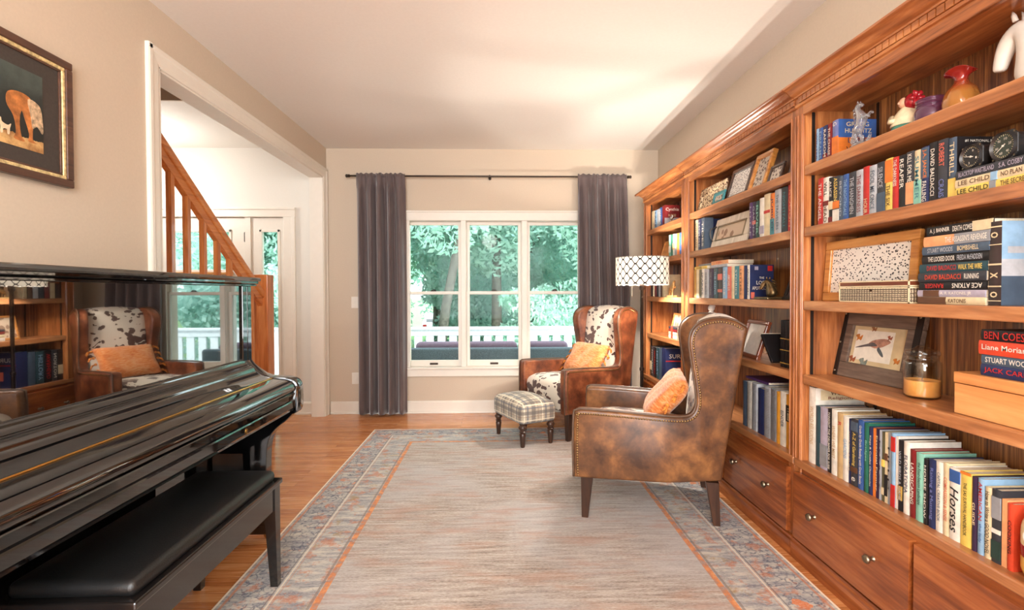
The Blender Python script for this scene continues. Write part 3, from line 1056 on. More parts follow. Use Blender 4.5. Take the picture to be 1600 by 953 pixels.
def armchair(name, label, loc, ang, M_l):
    """local x runs from the front to the back, local y from the near arm to the far arm"""
    d = Vector((math.cos(ang), math.sin(ang), 0)); e = Vector((-math.sin(ang), math.cos(ang), 0))
    o = Vector((loc[0], loc[1], loc[2])) + d * S0 + e * V0
    t = thing(name, label, 'armchair', o, ang)

    def inward(s):   # the sides draw together towards the back
        q = max(0, min(1, (s - .35) / .45)); return .095 * q * q * (3 - 2 * q)
    outline = spline(SIDE, 3) + spline(BACKEDGE, 2) + [(.34, .229), (.05, .222)]
    for side in (0, 1):
        th = .085
        def f(v, side=side):
            s, w_, z = v
            # s along, w_ thickness coordinate
            w2 = w_ + inward(s)
            y = w2 if side == 0 else W - w2
            return (s - S0, y - V0, z)
        bm = NB(); prism(bm, outline, 0, th, 'y', .016, 3)
        for sv in (.35, .42, .48, .54, .60, .66, .72, .78):
            bmesh.ops.bisect_plane(bm, geom=bm.verts[:] + bm.edges[:] + bm.faces[:], plane_co=(sv, 0, 0), plane_no=(1, 0, 0))
        for v in bm.verts: v.co = f(tuple(v.co))
        sp = obj('arm_and_wing', bm, M_l, t, smooth=True, angle=50)
        # welt along the edge and nailheads just inside it
        edge = spline(SIDE, 4)
        bm = NB(); tube(bm, [f((s + (-.004 if i < 12 else 0), .012, z + .002)) for i, (s, z) in enumerate(edge)], .006, 8)
        obj('welt', bm, M_welt, sp, smooth=True)
        P = [Vector((s, z)) for s, z in edge]
        # offset inward
        Q = []
        for i, p in enumerate(P):
            tg = (P[min(i + 1, len(P) - 1)] - P[max(i - 1, 0)]).normalized()
            Q.append(p + Vector((tg.y, -tg.x)) * .021)
        bm = NB(); acc = 0; step = .0135
        last = Q[0]
        for a, b in zip(Q, Q[1:]):
            L = (b - a).length; pos = -acc
            while pos + step <= L:
                pos += step
                p = a + (b - a) * (pos / L)
                if pos >= 0: ball(bm, f((p.x, -.0005, p.y)), .0060, (1, .55, 1), 7)
            acc = L - pos
        obj('nailhead_trim', bm, M_nail, sp, smooth=True)
    # outside back, gently arched at the top
    bm = NB(); nb = 10
    rows = []
    ow = inward(.8)
    for k_, (s, z) in enumerate([(.703, .235), (.725, .395), (.754, .575), (.782, .767), (.81, .931), (.822, 1.03)]):
        rows.append((s, z))
    y0, y1 = ow + .06, W - ow - .06
    prof = [(s - .012, z) for s, z in rows] + [(s - .10, z) for s, z in rows[::-1]]
    grid = []
    for j in range(nb + 1):
        y = y0 + (y1 - y0) * j / nb; q = (2 * j / nb - 1)
        arch = .035 * (1 - q * q)
        grid.append([bm.verts.new((s - S0, y - V0, z + (arch * max(0, (z - .7) / .33)))) for s, z in prof])
    n = len(prof)
    for a, b in zip(grid, grid[1:]):
        for i in range(n): bm.faces.new((a[i], a[(i + 1) % n], b[(i + 1) % n], b[i]))
    bm.faces.new(grid[0]); bm.faces.new(grid[-1])
    obj('outside_back', bm, M_l, t, smooth=True, angle=40)
    # cowhide inside back cushion, wrapping over the top
    bm = NB(); grid = []
    prof = spline([(.68, .40), (.60, .40), (.580, .46), (.590, .60), (.605, .75), (.62, .92), (.64, 1.02), (.675, 1.062), (.735, 1.074), (.795, 1.052), (.80, 1.03), (.73, .9)], 3)
    y0, y1 = .085 + .035, W - .085 - .035
    nn = 16
    for j in range(nn + 1):
        y = y0 + (y1 - y0) * j / nn; q = (2 * j / nn - 1)
        arch = .022 * (1 - q * q); pf = -.02 * (1 - q ** 4)
        sh = 1 if abs(q) < .99 else 0
        grid.append([bm.verts.new((s - S0 + (pf if s < .65 else 0) + (0 if sh else .012), y - V0, z + arch * max(0, (z - .8) / .28) - (0 if sh else .008))) for s, z in prof])
    n = len(prof)
    for a, b in zip(grid, grid[1:]):
        for i in range(n): bm.faces.new((a[i], a[(i + 1) % n], b[(i + 1) % n], b[i]))
    bm.faces.new(grid[0]); bm.faces.new(grid[-1])
    obj('back_cushion', bm, M_cow, t, smooth=True, angle=60)
    # seat: one rounded upholstered block, crowned, cowhide down the front
    bm = NB(); grid = []
    prof = spline([(.0, .225), (-.012, .30), (-.022, .38), (-.012, .425), (.03, .452), (.12, .468), (.35, .462), (.58, .435)], 4) + [(.58, .225)]
    y0, y1 = .086, W - .086
    for j in range(15):
        q = 2 * j / 14 - 1; y = y0 + (y1 - y0) * j / 14
        cr = .018 * (1 - q * q)
        grid.append([bm.verts.new((s - S0 - (cr * .5 if s < .05 else 0), y - V0 + (0), z + (cr if z > .3 else 0))) for s, z in prof])
    n = len(prof)
    for a, b in zip(grid, grid[1:]):
        for i in range(n): bm.faces.new((a[i], a[(i + 1) % n], b[(i + 1) % n], b[i]))
    bm.faces.new(grid[0]); bm.faces.new(grid[-1])
    obj('seat', bm, M_cow, t, smooth=True, angle=60)
    # tapered legs
    for (s, v_, dx) in ((.015, .045, -.012), (.015, W - .045, -.012), (.655, .105, .025), (.655, W - .105, .025)):
        bm = NB(); vs = []
        for z, r, sh in ((0, .0175, dx), (.23, .032, 0)):
            vs.append([bm.verts.new((s - S0 + sh + a * r, v_ - V0 + b * r, z)) for a, b in ((-1, -1), (1, -1), (1, 1), (-1, 1))])
        for i in range(4): bm.faces.new((vs[0][i], vs[0][(i + 1) % 4], vs[1][(i + 1) % 4], vs[1][i]))
        bm.faces.new(vs[0]); bm.faces.new(vs[1])
        bmesh.ops.bevel(bm, geom=[e for e in bm.edges if abs(e.verts[0].co.z - e.verts[1].co.z) > .1], offset=.003, segments=1, affect='EDGES')
        obj('leg', bm, M_leg, t)
    return t, d, e, Vector((loc[0], loc[1], loc[2]))


A1 = R(-15.8)
A2 = math.atan2(.469, .883)
ch1 = armchair('wingback_armchair', 'tobacco brown leather wingback armchair nearest the camera, seen from its side', (.452, 2.640, .0095), A1, M_leather)
ch2 = armchair('wingback_armchair', 'cognac leather wingback armchair with cowhide seat standing beside the curtain', (.585, 4.012, .0095), A2, M_leather2)


def pillow_mat():
    k = NT('orange_slub_weave')
    n = k.noise(k.coord((30, 30, 130)), 1.0, 4, .65)
    n2 = k.noise(k.coord(), 7, 3)
    c = k.ramp(k.math('ADD', k.math('MULTIPLY', n, .75), k.math('MULTIPLY', n2, .25)), [(.36, srgb(196, 98, 36)), (.5, srgb(220, 136, 72)), (.64, srgb(228, 172, 120))])
    k.base(c); k.set(rough=.9, sheen=.3); k.bump(n, .7, .006)
    return k.m


M_pillow = pillow_mat()
M_tassel = plain('orange_yarn', (224, 136, 56), .9, var=.25, scale=80, bump=.5)


def pillow(label, chair, s, z, lean, twist=0.0, v=.37, w=.25, hh=.15, tt=.07):
    root, d, e, o = chair
    pos = o + d * s + e * v + Vector((0, 0, z))
    ang = math.atan2(d.y, d.x)
    t = thing('throw_pillow', label, 'pillow', pos, rot=(0, lean, ang + twist))
    # note: local y across the chair, local z up the pillow, local x thickness
    bm = NB(); n1, n2 = 22, 16
    for sgn in (1, -1):
        G = []
        for i in range(n1 + 1):
            a = 2 * i / n1 - 1
            row = []
            for j in range(n2 + 1):
                b = 2 * j / n2 - 1
                th = tt * (max(0, (1 - abs(a) ** 7)) ** .5) * (max(0, (1 - abs(b) ** 4)) ** .5)
                edge = 1 - .05 * (a * a) * (b * b) * 0
                row.append(bm.verts.new((sgn * th + .004 * math.sin(a * 9 + b * 5), a * w * (1 - .05 * (1 - b * b)) , b * hh * (1 - .06 * (1 - a * a) * 0 - .05 * abs(a) ** 2 * 0))))
            G.append(row)
        for p, q in zip(G, G[1:]):
            for j in range(n2): bm.faces.new((p[j], p[j + 1], q[j + 1], q[j]))
    bmesh.ops.remove_doubles(bm, verts=bm.verts, dist=.0006)
    obj('cover', bm, M_pillow, t, smooth=True)
    rnd = random.Random(4)
    for sy in (-1, 1):
        for sz in (-.8, -.4, 0, .4, .8):
            bm = NB(); ball(bm, (0, sy * (w + .008), sz * hh), .012, seg=8)
            for k_ in range(7):
                a = rnd.uniform(0, 6.28); r = rnd.uniform(.004, .016)
                tube(bm, [(0, sy * (w + .012), sz * hh), (r * .6 * math.cos(a), sy * (w + .035), sz * hh - .008 + r * .6 * math.sin(a)), (r * math.cos(a), sy * (w + .05), sz * hh - .028 + r * math.sin(a))], [.004, .005, .003], 5)
            obj('tassel', bm, M_tassel, t, smooth=True)
    return t


pillow('orange woven tasselled lumbar pillow in the armchair nearest the camera', ch1, .43, .615, R(38), w=.245, v=.34, hh=.165, tt=.058)
pillow('orange woven tasselled lumbar pillow in the armchair beside the curtain', ch2, .43, .615, R(34), w=.235, v=.36, hh=.155, tt=.055)

# ------------------------------------------------------------------ plaid footstool
def plaid():
    k = NT('grey_tan_plaid')
    x, y, z = k.xyz()
    geo = k.n('ShaderNodeTexCoord'); sp = k.n('ShaderNodeSeparateXYZ'); k.l(geo.outputs['Normal'], sp.inputs[0])
    def bands(c, per, spec):
        m = k.math('MODULO', k.math('ADD', k.math('DIVIDE', c, per), 10), 1.0)
        out = []
        for cen, wd in spec:
            out.append(k.math('LESS_THAN', k.math('ABSOLUTE', k.math('SUBTRACT', m, cen)), wd))
        return out
    nx = k.math('ABSOLUTE', sp.outputs[0]); ny = k.math('ABSOLUTE', sp.outputs[1]); nz = k.math('ABSOLUTE', sp.outputs[2])
    col = k.ramp(k.noise(k.coord(), 150, 2), [(.3, srgb(158, 146, 128)), (.7, srgb(190, 178, 158))])
    for c, nn, per in ((x, nx, .125), (y, ny, .155), (z, nz, .115)):
        b = bands(c, per, [(.30, .11), (.62, .05), (.80, .035), (.05, .02)])
        ok = k.math('LESS_THAN', nn, .72)
        col = k.mix(k.math('MULTIPLY', k.math('MULTIPLY', b[0], ok), .68), col, srgb(96, 90, 88))
        col = k.mix(k.math('MULTIPLY', k.math('MULTIPLY', b[1], ok), .7), col, srgb(92, 98, 110))
        col = k.mix(k.math('MULTIPLY', k.math('MULTIPLY', b[2], ok), .7), col, srgb(232, 220, 196))
        col = k.mix(k.math('MULTIPLY', k.math('MULTIPLY', b[3], ok), .55), col, srgb(120, 84, 60))
    k.base(col); k.set(rough=.9, sheen=.2); k.bump(k.noise(k.coord(), 300, 2), .3, .002)
    return k.m


c0 = Vector((.007, 4.27)); c1_ = Vector((.192, 3.893)); c2_ = Vector((.406, 4.018))
axl = (c0 - c1_).normalized(); cen = (c0 + c2_) / 2
fa = math.atan2(axl.y, axl.x)
fs = thing('footstool', 'small plaid upholstered footstool with turned dark legs on the rug', 'footstool', (cen.x, cen.y, .0095), fa)
fs.scale = (1.07, 1.07, 1.03)
bm = NB(); box(bm, -.235, .235, -.155, .155, .175, .325, .035, 4)
bmesh.ops.subdivide_edges(bm, edges=[e for e in bm.edges if e.calc_length() > .1], cuts=7, use_grid_fill=True)
for v in bm.verts:
    q = max(0, 1 - (v.co.x / .235) ** 2) * max(0, 1 - (v.co.y / .155) ** 2)
    if v.co.z > .25: v.co.z += .045 * q ** .7
obj('cushion', bm, plaid(), fs, smooth=True)
for sx in (-1, 1):
    for sy in (-1, 1):
        bm = NB(); lathe(bm, [(.013, 0), (.016, .004), (.021, .075), (.024, .10), (.019, .108), (.026, .118), (.019, .126), (.020, .132), (.031, .148), (.031, .156), (.022, .168), (.026, .182)], 18, (sx * .20, sy * .12, 0))
        obj('leg', bm, M_leg, fs, smooth=True, angle=50)

# ------------------------------------------------------------------ floor lamp
LX, LY = 1.10, 3.80
lp = thing('floor_lamp', 'dark bronze floor lamp with black and white lattice drum shade', 'lamp', (LX, LY, 0))
bm = NB(); lathe(bm, [(.13, .0), (.132, .008), (.12, .02), (.05, .03), (.025, .045), (.018, .06)], 32); obj('base', bm, M_bronze, lp, smooth=True, angle=40)
bm = NB(); lathe(bm, [(.013, .05), (.013, .62), (.018, .625), (.018, .645), (.013, .65), (.013, 1.24), (.02, 1.25), (.02, 1.29), (.008, 1.30), (.006, 1.44)], 16); obj('pole', bm, M_bronze, lp, smooth=True, angle=40)
RS = .198


def shade_mat():
    k = NT('lattice_fabric')
    x, y, z = k.xyz()
    ang = k.math('ARCTAN2', y, x)
    c = k.math('MULTIPLY', k.math('COSINE', k.math('MULTIPLY', ang, 18.0)), .25)
    zz = k.math('ADD', k.math('DIVIDE', k.math('SUBTRACT', z, 1.277), .07), 4.0)
    a = k.math('ABSOLUTE', k.math('SUBTRACT', k.math('FRACT', k.math('SUBTRACT', zz, c)), .5))
    b = k.math('ABSOLUTE', k.math('SUBTRACT', k.math('FRACT', k.math('ADD', k.math('SUBTRACT', zz, .5), c)), .5))
    line = k.math('GREATER_THAN', k.math('MAXIMUM', a, b), .43)
    col = k.mix(line, srgb(244, 240, 232), srgb(22, 20, 20))
    k.t.nodes.remove(k.b)
    df = k.n('ShaderNodeBsdfDiffuse'); tl = k.n('ShaderNodeBsdfTranslucent'); mx = k.n('ShaderNodeMixShader'); mx.inputs[0].default_value = .35
    k.l(col, df.inputs[0]); k.l(col, tl.inputs[0]); k.l(df.outputs[0], mx.inputs[1]); k.l(tl.outputs[0], mx.inputs[2]); k.l(mx.outputs[0], k.out.inputs[0])
    return k.m


bm = NB(); n = 128; G = []
zs = [1.277, 1.285, 1.33, 1.40, 1.487, 1.493]
for z in zs:
    G.append([bm.verts.new((RS * math.cos(2 * math.pi * i / n), RS * math.sin(2 * math.pi * i / n), z + (.006 * abs(math.sin(math.pi * 9 * i / n * 2)) if z < 1.28 else 0))) for i in range(n)])
for a, b in zip(G, G[1:]):
    for i in range(n): bm.faces.new((a[i], a[(i + 1) % n], b[(i + 1) % n], b[i]))
sh = obj('lamp_shade', bm, shade_mat(), lp, smooth=True)
md = sh.modifiers.new('t', 'SOLIDIFY'); md.thickness = .0015
bm = NB(); tube(bm, [(RS * .995 * math.cos(a * math.pi / 24), RS * .995 * math.sin(a * math.pi / 24), 1.49) for a in range(48)], .002, 6, closed=True)
for a in (R(75), R(195), R(315)):
    tube(bm, [(0, 0, 1.445), (.19 * math.cos(a), .19 * math.sin(a), 1.488)], .0045, 6)
lathe(bm, [(.03, 1.438), (.03, 1.444)], 16); obj('spider', bm, M_bronze, sh)
bm = NB(); lathe(bm, [(.004, 1.44), (.008, 1.45), (.004, 1.46), (.011, 1.475), (.002, 1.49)], 12); obj('finial', bm, M_bronze, lp, smooth=True)
k = NT('lit_bulb'); k.base(srgb(255, 240, 220)); k.set(rough=.4, emis=(*BULB_COLOR, 1), estr=BULB_POWER * 148); M_bulb = k.m
for i, (dx, dy) in enumerate(((-.055, .03), (.055, -.03))):
    bm = NB(); tube(bm, [(0, 0, 1.30), (dx * .7, dy * .7, 1.30), (dx, dy, 1.315), (dx, dy, 1.335)], .008, 8); obj('socket', bm, M_bronze, lp, smooth=True)
    bm = NB(); ball(bm, (dx, dy, 1.365), .013, (1, 1, 1.3), 14); b = obj('bulb', bm, M_bulb, lp, smooth=True)
    bm = NB(); tube(bm, [(dx * 1.3, dy * 1.3 - .02, 1.30), (dx * 1.3, dy * 1.3 - .02, 1.20)], .0016, 6); ball(bm, (dx * 1.3, dy * 1.3 - .02, 1.195), .006, seg=8); obj('pull_chain', bm, M_steel, lp)

# ------------------------------------------------------------------ bookcases along the right wall
BF = 1.37     # front plane
WD = dict(dark=(104, 56, 28), mid=(164, 98, 52), light=(206, 142, 86))
M_wy = wood('cherry_wood_lengthwise', WD['dark'], WD['mid'], WD['light'], 'y', .3)
M_wz = wood('cherry_wood_upright', WD['dark'], WD['mid'], WD['light'], 'z', .3)
M_shelf = wood('cherry_shelf_wood', (118, 70, 40), (172, 112, 68), (206, 150, 100), 'y', .34, fine=.8)
M_drawer = wood('cherry_drawer_wood', (92, 44, 20), (146, 78, 38), (186, 112, 58), 'y', .26, fine=.6, coat=.4)


def back_mat():
    k = NT('walnut_back_boards')
    x, y, z = k.xyz()
    n = k.noise(k.coord((1, 26, 1.0)), 1.0, 5, .65, 1.2)
    n2 = k.noise(k.coord((1, 130, 4)), 1.0, 3, .6)
    c = k.ramp(k.math('ADD', k.math('MULTIPLY', n, .6), k.math('MULTIPLY', n2, .4)), [(.38, srgb(76, 42, 22)), (.5, srgb(126, 78, 42)), (.62, srgb(178, 122, 68))])
    g = k.math('LESS_THAN', k.math('MODULO', k.math('ADD', y, 20), .041), .0022)
    k.base(k.mix(k.math('MULTIPLY', g, .7), c, srgb(60, 30, 14)))
    k.set(rough=.35, coat=.2); k.bump(n2, .1, .002)
    return k.m


M_backp = back_mat()
M_slot = plain('shelf_standard_dark', (34, 24, 18), .5, metal=.4)
SH = [1.79, 1.515, 1.185, .852]


def bookcase(label, Y0, Y1, o0, o1, standards=True):
    """a full height unit between Y0 (near) and Y1 (far), opening o0..o1"""
    c = (Y0 + Y1) / 2
    t = thing('bookcase', label, 'bookcase', (1.50, c, 0), group=None)

    def po(name, bm, mat, parent=t, **kw):
        p = parent
        xf(bm, Matrix.Translation((-1.50, -c, 0)))
        return obj(name, bm, mat, p, **kw)
    g = .0015
    bm = NB(); box(bm, BF + .018, 1.634, Y0 + g, Y0 + .022, .0, 2.08); po('side_panel', bm, M_wz)
    bm = NB(); box(bm, BF + .018, 1.634, Y1 - .022, Y1 - g, .0, 2.08); po('side_panel', bm, M_wz)
    if o0 - Y0 > .03:
        bm = NB(); box(bm, BF + .018, 1.62, Y0 + .02, o0 + .001, .10, 2.06); po('inner_partition', bm, M_wz)
        bm = NB(); box(bm, BF + .018, 1.62, o1 - .001, Y1 - .02, .10, 2.06); po('inner_partition', bm, M_wz)
    bm = NB(); box(bm, 1.62, 1.634, Y0 + .02, Y1 - .02, .05, 2.08); po('back_panel', bm, M_backp)
    bm = NB(); box(bm, BF + .01, 1.634, Y0 + .004, Y1 - .004, 2.035, 2.075); po('top_board', bm, M_wy)
    # face frame: two stiles with a routed bead, top rail
    for a, b in ((Y0 + g, o0), (o1, Y1 - g)):
        bm = NB(); box(bm, BF, BF + .02, a, b, .09, 2.075, .003)
        m_ = (a + b) / 2
        if b - a > .035:
            for q in (a + .008, b - .008):
                box(bm, BF - .004, BF + .002, q - .0035, q + .0035, .46, 2.03, .002)
        po('stile', bm, M_wz)
    bm = NB(); box(bm, BF - .001, BF + .02, o0 - .004, o1 + .004, 2.018, 2.075, .003); po('top_rail', bm, M_wy)
    # deck with drawer rails
    bm = NB(); box(bm, BF - .006, 1.625, Y0 + .003, Y1 - .003, .425, .46, .005); po('deck', bm, M_shelf)
    bm = NB(); box(bm, BF + .004, 1.62, Y0 + .005, Y1 - .005, .088, .424); po('drawer_cabinet', bm, M_drawer)
    # plinth
    bm = NB(); prism(bm, [(BF + .02, 0), (BF - .018, 0), (BF - .018, .070), (BF - .012, .078), (BF - .012, .088), (BF + .02, .088)], Y0 + g, Y1 - g, 'y'); po('plinth', bm, M_drawer)
    # shelves
    for z in SH:
        bm = NB(); box(bm, BF + .004, 1.618, o0 + .003, o1 - .003, z - .042, z, .004); po('shelf', bm, M_shelf)
    # slotted shelf standards
    for xx, yy in ((BF + .045, o1), (BF + .045, o0), (1.619, o1 - .12), (1.619, o0 + .12)):
        bm = NB()
        if xx > 1.6: box(bm, xx - .001, xx + .001, yy - .008, yy + .008, .47, 2.03)
        elif yy == o1: box(bm, xx - .007, xx + .007, yy - .004, yy - .001, .47, 2.03)
        else: box(bm, xx - .007, xx + .007, yy + .001, yy + .004, .47, 2.03)
        so = po('shelf_standard', bm, M_slot)
    # drawers
    mid = (Y0 + Y1) / 2
    for a, b in ((Y0 + .028, mid - .010), (mid + .010, Y1 - .028)):
        bm = NB()
        dz0, dz1 = .104, .405
        box(bm, BF - .014, BF + .004, a, b, dz0, dz1)
        fr = [f for f in bm.faces if all(v.co.x < BF - .013 for v in f.verts)]
        r = bmesh.ops.inset_region(bm, faces=fr, thickness=.022, depth=0)
        for f in fr:
            for v in f.verts: v.co.x = BF - .022
        d = po('drawer', bm, M_drawer)
        for q in (.24, .76):
            yk = a + (b - a) * q
            bm = NB(); lathe(bm, [(.010, 0), (.007, -.004), (.006, -.014), (.013, -.019), (.0165, -.026), (.013, -.033), (.004, -.035)], 16, (BF - .022, yk, .262), 'x')
            xf(bm, Matrix.Translation((-1.50, -c, 0)))
            obj('knob', bm, M_steel, d, smooth=True, angle=60)
    # cornice: dentil course and crown
    ya, yb = Y0 + g, Y1 - g
    endret = Y1 > 4.5
    yb2 = yb + (.06 if endret else 0)
    cr = [(BF - .0, 2.062), (BF - .010, 2.064), (BF - .012, 2.074), (BF - .006, 2.078), (BF - .006, 2.104), (BF - .016, 2.106), (BF - .018, 2.112)] + spline([(BF - .024, 2.114), (BF - .036, 2.120), (BF - .045, 2.130), (BF - .056, 2.138)], 3) + [(BF - .066, 2.140), (BF - .070, 2.144), (BF - .070, 2.152), (1.634, 2.152), (1.634, 2.075), (BF, 2.075)]
    bm = NB(); prism(bm, cr, ya, yb, 'y')
    if endret:
        A = [(yb, p[0], p[1]) for p in cr[:-4]]
        # returned end of the crown on the far side
        prism(bm, [(yb + (BF - p), q) for p, q in cr[:-3] if True] + [(yb, 2.152), (yb, 2.062)], BF - .0, 1.634, 'x')
        box(bm, BF - .07, BF, yb, yb + .07, 2.138, 2.152)
    po('crown', bm, M_wy, smooth=True, angle=35)
    bm = NB(); y = ya + .004
    while y < yb - .027:
        box(bm, BF - .0135, BF - .005, y, y + .0255, 2.0785, 2.1035); y += .0310
    po('dentil_course', bm, M_wy)
    return t


bookcase('nearest tall cherry bookcase, with the jar candle and gauges on its shelves', .900, 2.262, .955, 2.215)
bookcase('middle tall cherry bookcase, behind the nearest armchair', 2.263, 3.634, 2.31, 3.564)
bookcase('farthest and narrowest cherry bookcase, behind the floor lamp', 3.635, 4.672, 3.705, 4.585)

# ------------------------------------------------------------------ books
PAL = {
    'red': (186, 40, 34), 'dark red': (120, 28, 30), 'orange': (222, 122, 46), 'white': (226, 220, 208), 'cream': (216, 198, 160),
    'tan': (196, 164, 116), 'navy': (34, 44, 84), 'blue': (52, 88, 150), 'light blue': (140, 176, 206), 'black': (26, 24, 26),
    'charcoal': (52, 54, 60), 'grey': (140, 142, 146), 'silver': (176, 180, 186), 'purple': (78, 46, 96), 'dark purple': (52, 34, 62),
    'green': (38, 104, 84), 'dark green': (36, 62, 56), 'mint': (134, 190, 170), 'teal': (70, 130, 140), 'yellow': (226, 196, 96),
    'salmon': (214, 108, 88), 'peach': (226, 160, 110), 'slate': (70, 86, 104), 'brown': (96, 62, 40), 'lavender': (168, 160, 176),
    'dark teal': (40, 70, 78), 'orange-red': (206, 70, 42), 'periwinkle': (112, 122, 176), 'gold': (186, 146, 70), 'olive': (86, 84, 60), 'mustard': (214, 150, 50), 'brown-black': (54, 40, 38),
}
def cmat(n):
    return plain('book_' + n.replace(' ', '_'), PAL[n], .42, var=.10, scale=26)
ORD = ['first', 'second', 'third', 'fourth', 'fifth', 'sixth', 'seventh', 'eighth', 'ninth', 'tenth', 'eleventh', 'twelfth', 'thirteenth', 'fourteenth', 'fifteenth', 'sixteenth', 'seventeenth', 'eighteenth', 'nineteenth', 'twentieth']
ORD += ['twenty-' + o for o in ORD[:9]] + ['thirtieth'] + ['thirty-' + o for o in ORD[:9]] + ['fortieth']


def put_text(parent, s, w, h, org, ex, ey, col, **kw):
    bm = text_bm(s, w, h, **kw)
    xf(bm, basis(org, ex, ey))
    me = bpy.data.meshes.new('lettering'); bm.to_mesh(me); bm.free()
    me.materials.append(cmat(col))
    o = bpy.data.objects.new('lettering', me); COL.objects.link(o); o.parent = parent
    return o


def book_mesh(w, h, depth, soft=False, rnd=None):
    """spine towards -x, standing on z=0, w along y"""
    bm = NB(); t = .0012 if soft else .0024
    e = 0 if soft else .003
    # spine slightly rounded
    n = 6; A = []
    for k_ in range(n + 1):
        q = 2 * k_ / n - 1
        A.append((-.0025 * (1 - q * q) if w > .014 else 0, q * w / 2))
    pts = A + [(depth, w / 2), (depth, w / 2 - t), (t + .001, w / 2 - t), (t + .001, -w / 2 + t), (depth, -w / 2 + t), (depth, -w / 2)]
    prism(bm, pts, 0, h, 'z')
    pg = NB(); box(pg, t + .001, depth - e - .0005, -w / 2 + t, w / 2 - t, e if e else .0004, h - e - .0003)
    return bm, pg


def book(x, y, z, w, h, depth, col, label, group, title=None, tcol='white', band=None, soft=False, cover=None, tw=None, art=None, lean=0.0, rot=None, name='book', spiral=False, frac=.78, tpos=0.0, shear=0.0, ccol='white', split=None):
    t = thing(name, label, 'book', (x, y, z), rot=rot or (lean, 0, 0), group=group)
    bm, pg = book_mesh(w, h, depth, soft)
    cv = obj('cover', bm, cmat(col), t, smooth=True, angle=40)
    obj('pages', pg, M_paper, t)
    sx = -.0031
    if band:
        for (a, b, bc) in band:
            bm = NB(); box(bm, sx - .0002, .0, -w / 2 + .0004, w / 2 - .0004, h * a, h * b)
            obj('spine_panel', bm, cmat(bc), t)
    if title:
        parts = title if isinstance(title, list) else [(title, tcol, frac, .5 + tpos)]
        for (s, tc, fr, cen) in parts:
            put_text(t, s, h * fr, w * (tw or .58), (sx - .0006, 0, h * cen), (0, 0, -1), (0, -1, 0), tc, bold=.008, shear=shear)
    if cover:   # front cover lettering, on the side facing the camera
        for (s, tc, wf, hf, cx_, cz) in cover:
            put_text(t, s, depth * wf, h * hf, (depth * cx_, -w / 2 - .0014, h * cz), (1, 0, 0), (0, 0, 1), tc, bold=.006)
    if art:
        for ia, (a, b, c, d, bc) in enumerate(art):
            bm = NB(); box(bm, depth * a, depth * b, -w / 2 - .0003 - .00012 * ia, -w / 2 + .0003, h * c, h * d)
            obj('cover_art', bm, cmat(bc), t)
    if spiral:
        bm = NB(); q = .008
        while q < h - .004:
            tube(bm, [(-.004 + .006 * math.cos(a), w * .42 * math.sin(a), q) for a in [i * math.pi / 5 for i in range(10)]], .0009, 4, closed=True); q += .0085
        obj('spiral_binding', bm, M_steel, t)
    return t


def ridx(lst):
    return lst


def bookrow(where, group, zs, X, rows, depth=.15, n0=0):
    for i, r in enumerate(rows):
        y, w, h, col = r[:4]
        kw = dict(r[4]) if len(r) > 4 else {}
        kind = kw.pop('kindname', 'paperback' if kw.get('soft') else 'book')
        dd = kw.pop('depth', depth)
        extra = kw.pop('extra', '')
        extra = extra
        lab = f"{col} {kind}{(' ' + extra) if extra else ''}, {ORD[i + n0]} from the left {where}"
        book(X + kw.pop('dx', 0), y, zs + .0005, w - .0012, h, dd, col, lab, group, **kw)


